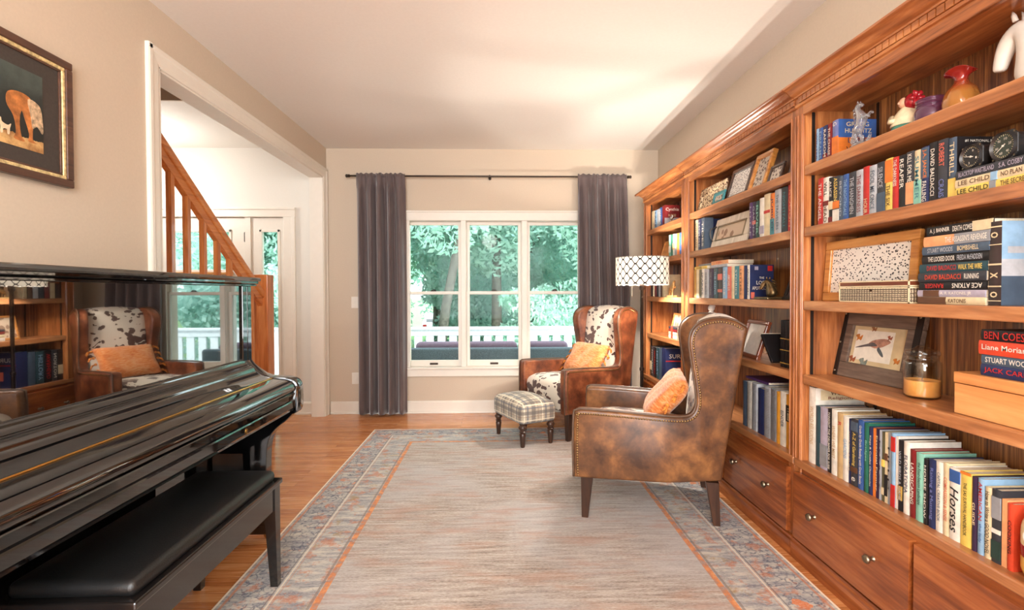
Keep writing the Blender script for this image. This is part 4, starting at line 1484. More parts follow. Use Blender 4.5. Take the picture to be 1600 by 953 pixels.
T = lambda s, c='white', f=.78, p=.5: (s, c, f, p)
nb = [
    (2.151, .036, .206, 'red', dict(title='THE ANGEL', soft=True)),
    (2.115, .037, .201, 'white', dict(title=[T('DEAD', 'brown', .4, .25), T('WILL', 'black', .3, .75)], band=[(.40, .50, 'dark red')], soft=True)),
    (2.083, .027, .194, 'black', dict(title='ALICE', band=[(.30, .48, 'cream'), (.0, .14, 'dark red')], soft=True, frac=.35, tpos=.25)),
    (2.050, .038, .191, 'charcoal', dict(title='ASSASSIN', tcol='yellow', band=[(.30, .46, 'orange'), (0, .28, 'white')], soft=True, tpos=.22, frac=.5)),
    (2.020, .022, .185, 'slate', dict(title='BEYOND', tcol='silver', soft=True)),
    (1.992, .034, .186, 'blue', dict(title='THE NIGHTINGALE', tcol='light blue', soft=True)),
    (1.954, .040, .186, 'charcoal', dict(title='THE HANGMEN', tcol='silver', soft=True)),
    (1.915, .037, .185, 'silver', dict(title='THE DARKNESS', tcol='dark red', soft=True)),
    (1.879, .033, .189, 'red', dict(title='HOUR', tcol='cream', frac=.3, tpos=-.3, soft=True)),
    (1.845, .038, .185, 'silver', dict(title='FOOL ME ONCE', tcol='slate', soft=True)),
    (1.805, .039, .187, 'charcoal', dict(title='SILENCE', tcol='silver', frac=.4, tpos=.2, band=[(0, .4, 'slate')], soft=True)),
    (1.768, .033, .190, 'yellow', dict(title='THE SIX', tcol='brown', frac=.4, tpos=-.2, band=[(.55, .97, 'orange')], soft=True)),
    (1.738, .028, .187, 'red', dict(title='THE DARKNESS', tcol='white', frac=.5, tpos=.2, soft=True)),
    (1.708, .031, .186, 'black', dict(title='REAPER', tcol='white', frac=.55, tpos=.15, soft=True)),
    (1.675, .033, .189, 'charcoal', dict(title='KILL FOR ME', tcol='white', frac=.5, tpos=.2, band=[(.05, .45, 'peach')], soft=True)),
    (1.644, .028, .185, 'cream', dict(title='SUMMER', tcol='teal', soft=True, band=[(0, .45, 'mint')])),
    (1.615, .030, .188, 'navy', dict(title=[T('J.A. JANCE', 'orange', .5, .70), T('FALLING', 'white', .35, .22)], soft=True, band=[(.45, .98, 'slate')])),
    (1.584, .031, .193, 'black', dict(title='DAVID BALDACCI', tcol='white', soft=True, tw=.5)),
    (1.551, .034, .192, 'charcoal', dict(title=[T('ROBERT', 'salmon', .38, .75), T('CRAIS', 'periwinkle', .3, .2)], soft=True)),
    (1.519, .028, .188, 'slate', dict(title='THRILL', tcol='cream', frac=.55, tpos=.15, band=[(0, .33, 'yellow')], soft=False, dx=.004, depth=.19, cover=[('#1 NATIONAL BESTSELLER', 'white', .75, .045, .5, .93)], art=[(0, 1, 0, 1, 'black')])),
]
bookrow("on the near bookcase's second shelf", 'paperbacks on the second shelf of the nearest bookcase', 1.515, 1.41, nb, .125)
na = [
    (2.176, .018, .153, 'light blue', dict(title='WINTER', tcol='blue', soft=True)),
    (2.152, .028, .150, 'blue', dict(title='DREAMS', tcol='light blue', soft=True)),
    (2.122, .028, .150, 'navy', dict(title='RANSOM', tcol='white', soft=True, band=[(0, .2, 'dark red')])),
    (2.094, .026, .149, 'dark red', dict(title='THE CHASE', tcol='white', soft=True)),
    (2.058, .038, .151, 'periwinkle', dict(title='G', tcol='white', frac=.1, tpos=.4, band=[(0, .55, 'orange')], depth=.16, cover=[('GREGG', 'cream', .6, .12, .5, .86), ('HURWITZ', 'cream', .7, .12, .52, .68), ('LONE', 'navy', .5, .14, .5, .42), ('WOLF', 'black', .6, .14, .5, .18)], art=[(0, 1, 0, .5, 'orange'), (0, 1, .5, 1, 'blue')])),
]
bookrow("on the near bookcase's top shelf", 'paperbacks on the top shelf of the nearest bookcase', 1.79, 1.41, na, .115)
ne = [
    (2.181, .047, .339, 'white', dict(title='WORLD RELIGIONS', tcol='tan', frac=.5, depth=.225, cover=[('WORLD', 'brown', .45, .055, .52, .935), ('Religions', 'dark red', .5, .05, .5, .865)], art=[(.1, .95, .84, .975, 'cream')])),
    (2.141, .030, .264, 'dark teal', dict(depth=.215)),
    (2.101, .048, .267, 'lavender', dict(depth=.2, band=[(.05, .4, 'grey')])),
    (2.064, .024, .270, 'black', dict(title='TONIGHT THE DRUMMER FOR SUSIE', tcol='white', frac=.9)),
    (2.034, .034, .275, 'white', dict(title='WHERE WE MEET', tcol='tan', frac=.5)),
    (1.998, .034, .269, 'tan', dict(title='R', tcol='red', frac=.06, tpos=.33)),
    (1.965, .032, .263, 'white', dict(title='GARDENS', tcol='light blue', frac=.3)),
    (1.941, .012, .259, 'navy', dict(title='HORTICULTURE', tcol='cream', frac=.6)),
    (1.916, .037, .263, 'charcoal', dict(title=[T('A-Z of Gardening', 'yellow', .5, .55), T('e', 'white', .06, .1)], band=[(.2, .28, 'brown'), (.82, .96, 'slate')])),
    (1.881, .031, .268, 'blue', dict(title='Grade by Grade Reading with Great Books', tcol='white', frac=.85)),
    (1.852, .023, .265, 'green', dict(title='Bridges', tcol='mint', frac=.3, tpos=.1)),
    (1.829, .020, .256, 'navy', dict(title='Kings & Castles Chronicles', tcol='white', frac=.75)),
    (1.811, .014, .256, 'orange', dict()),
    (1.796, .015, .258, 'dark purple', dict(title='Essential Farmer', tcol='cream', frac=.8)),
    (1.782, .011, .257, 'silver', dict(title='ESSAYS', tcol='black', frac=.7)),
    (1.768, .014, .255, 'olive', dict(band=[(.5, .6, 'yellow'), (.1, .2, 'cream')])),
    (1.754, .014, .257, 'cream', dict(band=[(.1, .4, 'black'), (.6, .7, 'brown')])),
    (1.740, .013, .259, 'grey', dict(title='FIELD', tcol='black', frac=.6)),
    (1.722, .019, .263, 'light blue', dict(band=[(0, .3, 'red'), (.75, .95, 'red')])),
    (1.706, .011, .256, 'white', dict()),
    (1.690, .019, .248, 'black', dict(title='WILD BIRDS & GAME', tcol='silver', frac=.7, band=[(.15, .35, 'gold')])),
    (1.664, .026, .250, 'white', dict(title='FLORATOPIA', tcol='navy', frac=.52, tpos=.05)),
    (1.638, .023, .231, 'dark red', dict(title='LANDSCAPING', tcol='white', frac=.6)),
    (1.611, .029, .228, 'mint', dict(title='the Four-Season Landscape', tcol='dark green', frac=.62, tpos=.05)),
    (1.587, .016, .217, 'black', dict(title='HORSE SHOW', tcol='white', frac=.8)),
    (1.563, .026, .223, 'navy', dict(title='Raising a Mustang', tcol='periwinkle', frac=.75)),
    (1.536, .026, .224, 'white', dict(title='CAPITAL CREATIVE BOOK', tcol='slate', frac=.7, tw=.42)),
    (1.512, .021, .229, 'cream', dict(title='COMPASSION & SENSE', tcol='salmon', frac=.6)),
    (1.482, .036, .223, 'white', dict(title='Horses', tcol='black', frac=.62, tpos=-.08, tw=.8, shear=.25, band=[(.80, .97, 'blue')])),
    (1.446, .035, .223, 'yellow', dict(title='THE SAS SURVIVAL HANDBOOK', tcol='black', frac=.72, tw=.32, band=[(.965, 1.0, 'orange')], depth=.19)),
    (1.419, .016, .220, 'dark purple', dict(title='GUIDE', tcol='cream', frac=.3)),
    (1.399, .020, .222, 'light blue', dict(title=[T('AMERICAN', 'red', .5, .7), T('the lady', 'blue', .25, .28)])),
    (1.378, .019, .205, 'cream', dict(title='How to Write a GOOD NOVEL', tcol='black', frac=.88, tw=.7)),
    (1.354, .027, .207, 'charcoal', dict(band=[(.40, .46, 'white'), (.05, .3, 'dark green'), (.6, .9, 'grey')])),
    (1.332, .015, .189, 'peach', dict()),
    (1.315, .018, .184, 'orange-red', dict(title='COOKING', tcol='black', frac=.5)),
]
bookrow('along the bottom shelf of the nearest bookcase', 'books along the bottom shelf of the nearest bookcase', .46, 1.40, ne, .18)

# middle bookcase
mc = [
    (3.530, .040, .198, 'gold', dict()), (3.486, .044, .197, 'cream', dict()), (3.440, .040, .195, 'olive', dict()), (3.396, .044, .199, 'white', dict(title='SPARKS', tcol='slate')),
    (3.338, .066, .196, 'silver', dict(title='WHERE WE BELONG', tcol='charcoal', tw=.4)), (3.262, .060, .195, 'dark purple', dict(title='THE WITCHING', tcol='grey', tw=.4)),
    (3.194, .062, .194, 'dark teal', dict(title='THE KEEPER', tcol='light blue', tw=.4)), (3.128, .060, .194, 'brown-black', dict(band=[(.2, .3, 'salmon'), (.6, .8, 'salmon')])),
    (3.062, .060, .195, 'light blue', dict(title='SEASIDE', tcol='white', tw=.4)), (3.002, .050, .195, 'salmon', dict(title='AMONG US', tcol='white', frac=.5)),
    (2.956, .034, .194, 'cream', dict()), (2.908, .052, .193, 'teal', dict(title='STORIES', tcol='white', tw=.4)), (2.852, .050, .192, 'peach', dict(title='LETTERS', tcol='brown', tw=.4)),
    (2.806, .030, .191, 'navy', dict()), (2.768, .030, .192, 'white', dict(title='APOTHECARY', tcol='navy', soft=False, depth=.135, cover=[('LOST', 'white', .45, .11, .5, .48), ('APOTHECARY', 'white', .8, .10, .5, .32), ('THE', 'white', .2, .06, .5, .62)], art=[(0, 1, 0, 1, 'navy'), (.05, .2, .02, .2, 'salmon'), (.75, .95, .82, .97, 'red'), (.2, .35, .85, .95, 'lavender')])),
]
bookrow("on the middle bookcase's third shelf", 'upright books on the third shelf of the middle bookcase', 1.185, 1.405, mc, .15)
mb1 = [(3.520, .046, .222, 'cream', dict(title='SAVING GRACE', tcol='brown')), (3.466, .050, .22, 'navy', dict(title='HOUSE', tcol='silver')), (3.408, .050, .22, 'slate', dict(title='TIDES', tcol='white', depth=.06))]
bookrow("on the middle bookcase's second shelf", 'upright books on the second shelf of the middle bookcase', 1.515, 1.41, mb1, .15)
mb2 = [(2.755, .032, .208, 'purple', dict(title='LITTLE', tcol='lavender')), (2.720, .034, .206, 'dark purple', dict(title='GARDEN', tcol='lavender', band=[(.4, .5, 'salmon')])), (2.683, .037, .204, 'dark green', dict(title='RIVER', tcol='mint')),
       (2.639, .045, .212, 'white', dict(band=[(.1, .3, 'lavender')])), (2.587, .056, .223, 'cream', dict(band=[(.55, .62, 'red')])), (2.535, .038, .217, 'orange', dict(band=[(0, .4, 'teal')], title='JUBILEE', tcol='navy')),
       (2.486, .056, .226, 'silver', dict(title='THE TRAVELERS', tcol='slate', tw=.4)), (2.427, .054, .226, 'charcoal', dict(title='NIGHTFALL', tcol='teal', tw=.4)), (2.372, .050, .228, 'red', dict(title='ROUGH', tcol='peach', tw=.5)), (2.330, .028, .225, 'orange-red', dict())]
bookrow("on the middle bookcase's second shelf", 'upright books on the second shelf of the middle bookcase', 1.515, 1.41, mb2, .15, 3)
md_ = [(2.440, .028, .233, 'black', dict()), (2.412, .026, .233, 'black', dict()), (2.385, .026, .233, 'black', dict()), (2.358, .026, .233, 'black', dict())]
for r in md_: r[4].update(band=[(.60, .615, 'gold'), (.36, .375, 'gold'), (.08, .10, 'gold')], kindname='gilt volume')
bookrow("of the black set on the fourth shelf", 'black volumes with gold bands on the middle bookcase', .852, 1.41, md_, .17)
me_ = [(2.812, .044, .255, 'slate', dict(depth=.21)), (2.760, .046, .26, 'white', dict(spiral=True, depth=.2)), (2.704, .050, .262, 'silver', dict(spiral=True, depth=.2)), (2.638, .056, .245, 'navy', dict(depth=.2)),
       (2.572, .058, .267, 'silver', dict(spiral=True, depth=.21)), (2.512, .050, .268, 'grey', dict(spiral=True, depth=.21)), (2.470, .030, .262, 'mustard', dict(depth=.2)), (2.430, .044, .27, 'white', dict(title='BINDER', tcol='slate', frac=.3, depth=.2)),
       (2.368, .064, .264, 'mustard', dict(depth=.21, band=[(.5, .8, 'black')], title='Trails', tcol='cream', frac=.25, tpos=.15, extra=''))]
for r in me_:
    if r[4].get('spiral'): r[4]['kindname'] = 'spiral-bound notebook'
bookrow("along the middle bookcase's bottom shelf", 'books and notebooks along the bottom shelf of the middle bookcase', .46, 1.41, me_, .2)
# farthest bookcase
fa_ = [(4.520, .075, .172, 'cream', dict()), (4.445, .065, .166, 'light blue', dict(title='LAKE', tcol='navy')), (4.375, .060, .165, 'silver', dict()), (4.308, .060, .168, 'blue', dict(title='HARBOR', tcol='white')),
       (4.236, .062, .172, 'dark red', dict(depth=.13, cover=[('Cynthia', 'white', .85, .2, .5, .78), ('ROSE', 'cream', .5, .12, .5, .5)], art=[(0, 1, 0, .38, 'silver')]))]
bookrow("on the farthest bookcase's top shelf", 'books on the top shelf of the farthest bookcase', 1.79, 1.41, fa_, .14)
fb_ = [(4.075, .046, .18, 'mint', dict(band=[(.2, .5, 'white')])), (4.028, .042, .178, 'green', dict()), (3.984, .040, .176, 'white', dict(band=[(.3, .6, 'peach')])), (3.938, .044, .174, 'grey', dict()), (3.886, .050, .172, 'orange', dict()), (3.832, .050, .17, 'blue', dict()), (3.772, .060, .168, 'slate', dict())]
bookrow("on the farthest bookcase's second shelf", 'books on the second shelf of the farthest bookcase', 1.515, 1.41, fb_, .14)
fc_ = [(4.552, .05, .13, 'brown-black', dict()), (4.498, .048, .135, 'cream', dict()), (4.446, .048, .135, 'dark red', dict()), (4.392, .05, .138, 'charcoal', dict()), (4.338, .048, .14, 'silver', dict()), (4.287, .044, .14, 'brown', dict()), (4.235, .048, .19, 'cream', dict(depth=.14, extra=''))]
bookrow("on the farthest bookcase's third shelf", 'books on the third shelf of the farthest bookcase', 1.185, 1.41, fc_, .12)
fe_ = [(4.55, .05, .27, 'black', dict(band=[(.2, .5, 'cream')])), (4.495, .05, .272, 'charcoal', dict(title='NORTON', tcol='white')), (4.43, .065, .274, 'black', dict(title='WARHEAD', tcol='red')), (4.355, .07, .276, 'dark teal', dict(title='HISTORY', tcol='light blue')), (4.28, .06, .28, 'slate', dict()),
       (4.19, .1, .29, 'navy', dict(depth=.2, cover=[('SURO', 'white', .7, .12, .5, .78)], art=[(.0, 1, .62, .65, 'red'), (.5, .9, .2, .45, 'salmon')]))]
bookrow("along the farthest bookcase's bottom shelf", 'large dark books on the bottom shelf of the farthest bookcase', .46, 1.40, fe_, .2)


# lying books: spine towards the room, length along y
def flat_book(x, yl, yr, z, th, col, label, group, title=None, tcol='white', depth=.15, spin=0.0, band=None, soft=True, upside=False, frac=.85, tw=.55):
    L = yl - yr
    c = (yl + yr) / 2
    t = thing('book', label, 'book', (x, c, z), rotz=spin, group=group)
    bm, pg = book_mesh(th, L, depth, soft)
    # rotate so the length runs along y: z->-y , y->z
    Mx = Matrix(((1, 0, 0, 0), (0, 0, -1, L / 2), (0, 1, 0, th / 2), (0, 0, 0, 1)))
    xf(bm, Mx); xf(pg, Mx)
    obj('cover', bm, cmat(col), t, smooth=True, angle=40); obj('pages', pg, M_paper, t)
    if band:
        for a, b, bc in band:
            bm = NB(); box(bm, -.0033, 0, L / 2 - L * b, L / 2 - L * a, .0004, th - .0004); obj('spine_panel', bm, cmat(bc), t)
    if title:
        for (s, tc, fr, cen) in (title if isinstance(title, list) else [(title, tcol, frac, .5)]):
            ex, ey = ((0, 1, 0), (0, 0, -1)) if upside else ((0, -1, 0), (0, 0, 1))
            put_text(t, s, L * fr, th * tw, (-.0038, L / 2 - L * cen, th / 2), ex, ey, tc, bold=.01)
    return t


g3 = 'paperbacks stacked flat on the third shelf of the nearest bookcase'
z = 1.1855
stack = [
    (.023, 'cream', T('A. R. KATONIS', 'brown', .4, .55), [(0, .45, 'brown')], 'cream and brown paperback, bottom of the tall stack beside the inlaid box'),
    (.022, 'lavender', T('A. R. KATONIS, JR', 'white', .45, .6), [(.1, .35, 'brown')], 'lavender paperback, second from the bottom of the tall stack'),
    (.027, 'black', [T('RANGER', 'red', .3, .25), T('ACE ATKINS', 'white', .42, .74)], None, 'black paperback with upside-down white title in the tall stack'),
    (.029, 'charcoal', [T('DAVID BALDACCI', 'orange-red', .55, .40), T('RUNNING', 'white', .2, .82)], None, 'charcoal paperback with red-orange title, fourth from the bottom of the tall stack'),
    (.029, 'dark teal', [T('DAVID BALDACCI', 'red', .45, .36), T('WALK THE WIRE', 'yellow', .33, .78)], None, 'dark teal paperback with red and yellow titles in the tall stack'),
    (.029, 'black', [T('THE LOCKED DOOR', 'white', .42, .32), T('FREIDA McFADDEN', 'silver', .35, .74)], None, 'black paperback with white title, sixth from the bottom of the tall stack'),
    (.027, 'slate', [T('STUART WOODS', 'silver', .4, .3), T('BOMBSHELL', 'cream', .3, .72)], None, 'slate paperback, third from the top of the tall stack'),
    (.033, 'peach', [T("THE ASSASSIN'S REVENGE", 'white', .6, .66)], [(.5, 1, 'grey')], 'peach and grey paperback, second from the top of the tall stack'),
    (.031, 'black', [T('A. J. BANNER', 'white', .32, .22), T('DEATH COMES', 'white', .3, .58)], [(.72, 1, 'cream')], 'black paperback with torn pale end, topmost of the tall stack'),
]
offs = [.0, .004, .0, .0, -.003, -.01, -.015, -.018, -.028]
for i, (th, col, ti, bd, lab) in enumerate(stack):
    tl = ti if isinstance(ti, list) else [ti]
    flat_book(1.408 + .002 * (i % 3), 1.634 + offs[i], 1.402 + offs[i] * .6, z, th - .0004, col, lab, g3, tl, band=bd, upside=(i == 2), depth=.12)
    z += th
t_ = book(1.41, 1.378, 1.1855, .036, .238, .17, 'brown-black', 'brown ornamented hardback with blue landscape cover, right of the tall stack', g3,
          band=[(.93, .945, 'cream'), (.72, .73, 'cream'), (.48, .50, 'cream'), (.22, .235, 'cream'), (.05, .06, 'cream')], title=[T('o', 'cream', .07, .84), T('x', 'cream', .07, .36), T('o', 'cream', .07, .13)],
          art=[(0, 1, 0, .35, 'slate'), (0, 1, .35, .55, 'silver'), (0, 1, .55, 1, 'light blue'), (.1, .9, .62, .70, 'silver')])
g2 = 'books lying flat beneath the gauges'
flat_book(1.408, 1.50, 1.27, 1.5155, .026, 'yellow', 'yellow hardback, bottom of the pile beneath the two gauges', g2, [T('LEE CHILD', 'black', .42, .24), T('THE SECRET', 'brown', .32, .76)], band=[(.46, .54, 'grey')])
flat_book(1.408, 1.502, 1.27, 1.5415, .025, 'cream', 'cream yellow hardback, middle of the pile beneath the two gauges', g2, [T('LEE CHILD', 'brown', .42, .26), T('NO PLAN B', 'brown', .3, .76)], band=[(.48, .56, 'light blue')])
flat_book(1.406, 1.498, 1.28, 1.5665, .025, 'charcoal', 'charcoal hardback directly under the two gauges', g2, [T('BLACKTOP WASTELAND', 'lavender', .5, .3), T('S.A. COSBY', 'lavender', .3, .76)])
g4 = 'books stacked on the pale wooden box'
flat_book(1.42, 1.425, 1.20, .9805, .033, 'navy', 'navy book with red title, lowest on the pale wooden box', g4, [T('JACK CARR', 'red', .55, .33)])
flat_book(1.42, 1.423, 1.20, 1.014, .028, 'slate', 'slate book with white title, second up on the pale wooden box', g4, [T('STUART WOODS', 'white', .6, .36)])
flat_book(1.416, 1.428, 1.20, 1.0425, .040, 'orange-red', 'orange-red book, third up on the pale wooden box', g4, [T('Liane Moriarty', 'white', .62, .36)], tw=.5)
flat_book(1.42, 1.425, 1.20, 1.083, .032, 'black', 'black book with red title, topmost on the pale wooden box', g4, [T('BEN COES', 'red', .5, .3)], tw=.7)
g5 = 'books lying on top of the upright row in the middle bookcase'
flat_book(1.41, 3.55, 3.34, 1.3855, .020, 'yellow', 'yellow book lying on the row at the left end of the middle bookcase', g5, [T('HAVEN', 'brown', .4, .4)])
flat_book(1.43, 3.53, 3.31, 1.4065, .014, 'grey', 'thin grey book on the yellow one in the middle bookcase', g5)
flat_book(1.41, 3.28, 3.04, 1.3835, .018, 'silver', 'silver book lying on the row in the middle bookcase', g5, depth=.16)
flat_book(1.41, 3.27, 3.03, 1.402, .024, 'peach', 'peach book topmost on the silver one in the middle bookcase', g5, [T('BY THE SEA', 'orange-red', .3, .5)], depth=.16)
flat_book(1.43, 2.84, 2.60, .7305, .012, 'purple', "purple folder lying on the middle bookcase's bottom row", 'papers lying on the bottom row', depth=.18)
g6 = 'small books lying on the fourth shelf of the farthest bookcase'
zz = .8525
for th, col, lab in ((.028, 'white', 'white booklet, bottom of the short stack in the farthest bookcase'), (.026, 'cream', 'cream booklet, second in the short stack in the farthest bookcase'), (.022, 'dark red', 'dark red booklet, third in the short stack in the farthest bookcase'), (.02, 'charcoal', 'charcoal booklet, topmost of the short stack in the farthest bookcase')):
    flat_book(1.395, 4.05, 3.86, zz, th - .0004, col, lab, g6, band=[(.3, .5, 'orange-red')], depth=.12); zz += th

# ------------------------------------------------------------------ picture frames on the shelves
M_goldwood = wood('honey_frame_wood', (150, 88, 34), (196, 132, 62), (222, 164, 92), 'y', .35)
M_darkwood = wood('espresso_frame_wood', (40, 26, 20), (62, 42, 32), (86, 60, 46), 'y', .4)
M_redwood = wood('mahogany_frame_wood', (84, 40, 24), (120, 62, 38), (150, 84, 54), 'y', .3)
M_whitewash = wood('whitewashed_boards', (190, 180, 160), (216, 206, 188), (232, 224, 208), 'z', .6)
M_teal = plain('teal_lacquer', (54, 128, 134), .4)
M_card = plain('ivory_card', (224, 216, 204), .8, var=.06, scale=40)


def speckle(name, base_, ink, scale, thr, stretch=(1, 1, 1)):
    if name in MATS: return MATS[name]
    k = NT(name)
    v = k.coord(stretch)
    w = k.noise(v, scale * 2.2, 2, .5)
    d = k.voro(v, scale, 'F1')
    f = k.math('LESS_THAN', k.math('ADD', d, k.math('MULTIPLY', w, .45)), thr)
    k.base(k.mix(f, srgb(*base_), srgb(*ink))); k.set(rough=.6)
    MATS[name] = k.m
    return k.m


def gen_frame(x, y, z, wd, hh, rail, th, M_f, M_pic, label, lean=14, turn=0.0, group=None, mat_w=0.0, M_mount=None, extra=None, easel=True):
    """picture frame standing at x,y on a shelf top z, facing -x and leaning back"""
    t = thing('picture_frame', label, 'picture frame', (x, y, z + .0005), rot=(0, R(lean), R(turn)), group=group)
    sub = NB()
    frame_ring(sub, wd / 2, hh / 2, rail, 0, th, bev=min(.004, rail * .2)); xf(sub, Matrix.Translation((0, 0, hh / 2)))
    obj('frame', sub, M_f, t)
    bm = NB(); frame_ring(bm, wd / 2 - rail + .002, hh / 2 - rail + .002, .004, th * .25, th * .6); xf(bm, Matrix.Translation((0, 0, hh / 2))); obj('inner_lip', bm, M_f, t)
    a, b = wd / 2 - rail, hh / 2 - rail
    if mat_w:
        bm = NB(); box(bm, th * .55, th * .7, -a, a, hh / 2 - b, hh / 2 + b); obj('mount', bm, M_mount or M_card, t)
        a -= mat_w; b -= mat_w
        bm = NB(); box(bm, th * .50, th * .56, -a, a, hh / 2 - b, hh / 2 + b); p = obj('picture', bm, M_pic, t)
    else:
        bm = NB(); box(bm, th * .5, th * .7, -a, a, hh / 2 - b, hh / 2 + b); p = obj('picture', bm, M_pic, t)
    bm = NB(); box(bm, th * .72, th * .98, -wd / 2 + .006, wd / 2 - .006, .006, hh - .006); obj('backing', bm, M_darkwood, t)
    return t, p


M_music = speckle('music_note_print', (226, 218, 208), (50, 44, 44), 78, .55, (1, 1, 1.4))
M_leo = speckle('spotted_frame_print', (226, 206, 170), (96, 64, 40), 62, .66)
M_letter = speckle('lettered_print', (226, 222, 216), (44, 44, 50), 85, .58, (1, 1, 1.6))
M_photo = speckle('faded_photo_print', (206, 184, 160), (150, 120, 98), 14, .55)
M_photo2 = speckle('busy_photo_print', (200, 190, 176), (96, 80, 74), 50, .62)
M_redpic = speckle('red_leaf_print', (60, 40, 44), (206, 64, 44), 40, .6)

gen_frame(1.455, 1.955, 1.185, .50, .262, .036, .02, M_goldwood, M_music, 'honey wood frame around a music note print behind the inlaid box', 4, 0)
# bird picture
t, p = gen_frame(1.528, 2.02, .852, .40, .298, .065, .022, wood('weathered_barn_wood', (70, 56, 48), (104, 86, 74), (140, 120, 104), 'y', .7), plain('aged_map_paper', (206, 186, 146), .7, var=.1, scale=12), 'weathered dark frame with a bird picture and black metal straps behind the jar candle', 12, 4)
for s in (-1, 1):
    bm = NB(); box(bm, -.003, .001, s * .185 - .014, s * .185 + .014, .001, .297, .001)
    st_ = obj('metal_strap', bm, M_slot, t)
    for zz in (.02, .15, .28):
        bm = NB(); ball(bm, (-.004, s * .185, zz), .005, (.6, 1, 1), 8); obj('rivet', bm, M_steel, st_)
hh = .149
bm = NB(); box(bm, .0100, .0110, -.075, .115, .085, .215); obj('print_panel', bm, plain('pale_print_paper', (226, 220, 206), .7), p)


def pic_poly(parent, pts, rgb, nm, nmm, xx=.0092):
    bm = NB(); prism(bm, spline(pts, 5, True), xx, xx + .0008, 'x'); return obj(nm, bm, plain(nmm, rgb, .7, var=.2, scale=60), parent)


pic_poly(p, [(.045, .155), (.02, .175), (-.03, .185), (-.055, .18), (-.062, .172), (-.045, .160), (-.02, .148), (.01, .142)], (176, 130, 110), 'painted_bird', 'bird_pink')
pic_poly(p, [(.02, .165), (.045, .158), (.10, .140), (.105, .135), (.05, .145), (.0, .152)], (90, 84, 84), 'painted_wing', 'bird_grey', .0086)
pic_poly(p, [(-.01, .148), (-.03, .13), (-.04, .112), (-.03, .112), (-.005, .135)], (84, 92, 96), 'painted_tail', 'bird_slate', .0088)
for (cy, cz, r, c) in ((.10, .18, .018, (196, 120, 50)), (.115, .083, .018, (160, 92, 60)), (-.055, .19, .012, (150, 84, 60)), (.03, .222, .014, (140, 96, 60)), (-.105, .10, .015, (196, 150, 110)), (.055, .075, .022, (130, 140, 130))):
    pic_poly(p, [(cy - r, cz + r * .7), (cy - r * .2, cz + r * .2), (cy, cz + r * .9), (cy + r, cz + r * .5), (cy + r * .5, cz - r * .1), (cy + r * .6, cz - r * .8), (cy, cz - r * .4), (cy - r * .7, cz - r * .6)], c, 'painted_butterfly', 'butterfly_%s' % '_'.join('abcdefghij'[v % 10] for v in c), .009)

gM = "frames on the middle bookcase's top shelf"
gen_frame(1.425, 3.36, 1.79, .40, .168, .038, .016, M_leo, M_leo, "spotted frame at the left end of the middle bookcase's top shelf", 12, 0, gM)
gen_frame(1.400, 3.18, 1.79, .16, .085, .022, .014, M_teal, M_photo2, 'small teal frame in front of the spotted frame', 14, 0, gM)
gen_frame(1.420, 2.98, 1.79, .27, .205, .026, .016, M_darkwood, M_letter, 'dark frame with a lettered print, right of the small teal frame', 17, 0, gM)
gen_frame(1.420, 2.745, 1.79, .18, .222, .024, .028, M_goldwood, M_photo2, 'tall honey wood frame on the top shelf between two dark frames', 17, 0, gM)
gen_frame(1.420, 2.56, 1.79, .13, .105, .016, .012, M_darkwood, M_photo2, 'small dark frame right of the tall honey wood frame', 17, 0, gM)
gen_frame(1.440, 2.405, 1.79, .12, .19, .03, .02, M_darkwood, M_photo, "dark frame at the right end of the middle bookcase's top shelf", 16, 0, gM)
t, p = gen_frame(1.430, 3.10, 1.515, .48, .20, .052, .016, M_whitewash, M_photo, "white slatted frame on the middle bookcase's second shelf", 14, 0)
bm = NB(); frame_ring(bm, .19, .052, .008, -.004, .004); xf(bm, Matrix.Translation((0, 0, .10))); obj('inner_lip', bm, M_steel, t)
gen_frame(1.450, 2.44, 1.185, .16, .165, .022, .016, M_slot, M_redpic, 'dark frame with red leaf picture beside the horse head bookend', 22, 0)
gen_frame(1.425, 2.83, .852, .28, .222, .022, .022, M_redwood, M_card, 'mahogany frame with ivory picture directly behind the nearest armchair', 17, -6)
gen_frame(1.47, 4.06, .852, .40, .20, .014, .014, M_goldwood, M_photo, "wide honey frame with faded picture in the farthest bookcase", 12, 0)
gen_frame(1.43, 3.80, 1.79, .10, .17, .02, .014, M_darkwood, M_photo, "dark narrow frame on the farthest bookcase's top shelf", 17, 0)
gen_frame(1.43, 4.28, 1.515, .24, .165, .012, .012, M_goldwood, M_goldwood, "plain honey wood plaque leaning on the farthest bookcase's second shelf", 17, 0)

# black folder leaning beside the black volumes
t = thing('leaning_folder', 'black folder with pale top leaning left of the black gold-banded volumes', 'folder', (1.42, 2.56, .8525), rot=(R(-38), 0, 0))
bm = NB(); box(bm, 0, .16, -.016, .0, .0, .175, .003); obj('cover', bm, cmat('black'), t)
bm = NB(); box(bm, .002, .158, -.0155, -.003, .170, .177); obj('pages', bm, M_paper, t)

# ------------------------------------------------------------------ boxes
def inlay():
    k = NT('mosaic_inlay')
    v = k.coord()
    c = k.n('ShaderNodeTexChecker'); c.inputs['Scale'].default_value = 210
    mp = k.n('ShaderNodeMapping'); mp.inputs['Rotation'].default_value = (R(45), 0, 0); k.l(v, mp.inputs[0]); k.l(mp.outputs[0], c.inputs[0])
    e = k.voro(v, 75, 'DISTANCE_TO_EDGE', rnd=0.15)
    col = k.mix(c.outputs[1], srgb(214, 200, 172), srgb(96, 74, 56))
    col = k.mix(k.math('LESS_THAN', e, .09), col, srgb(60, 42, 32))
    k.base(col); k.set(rough=.35); return k.m


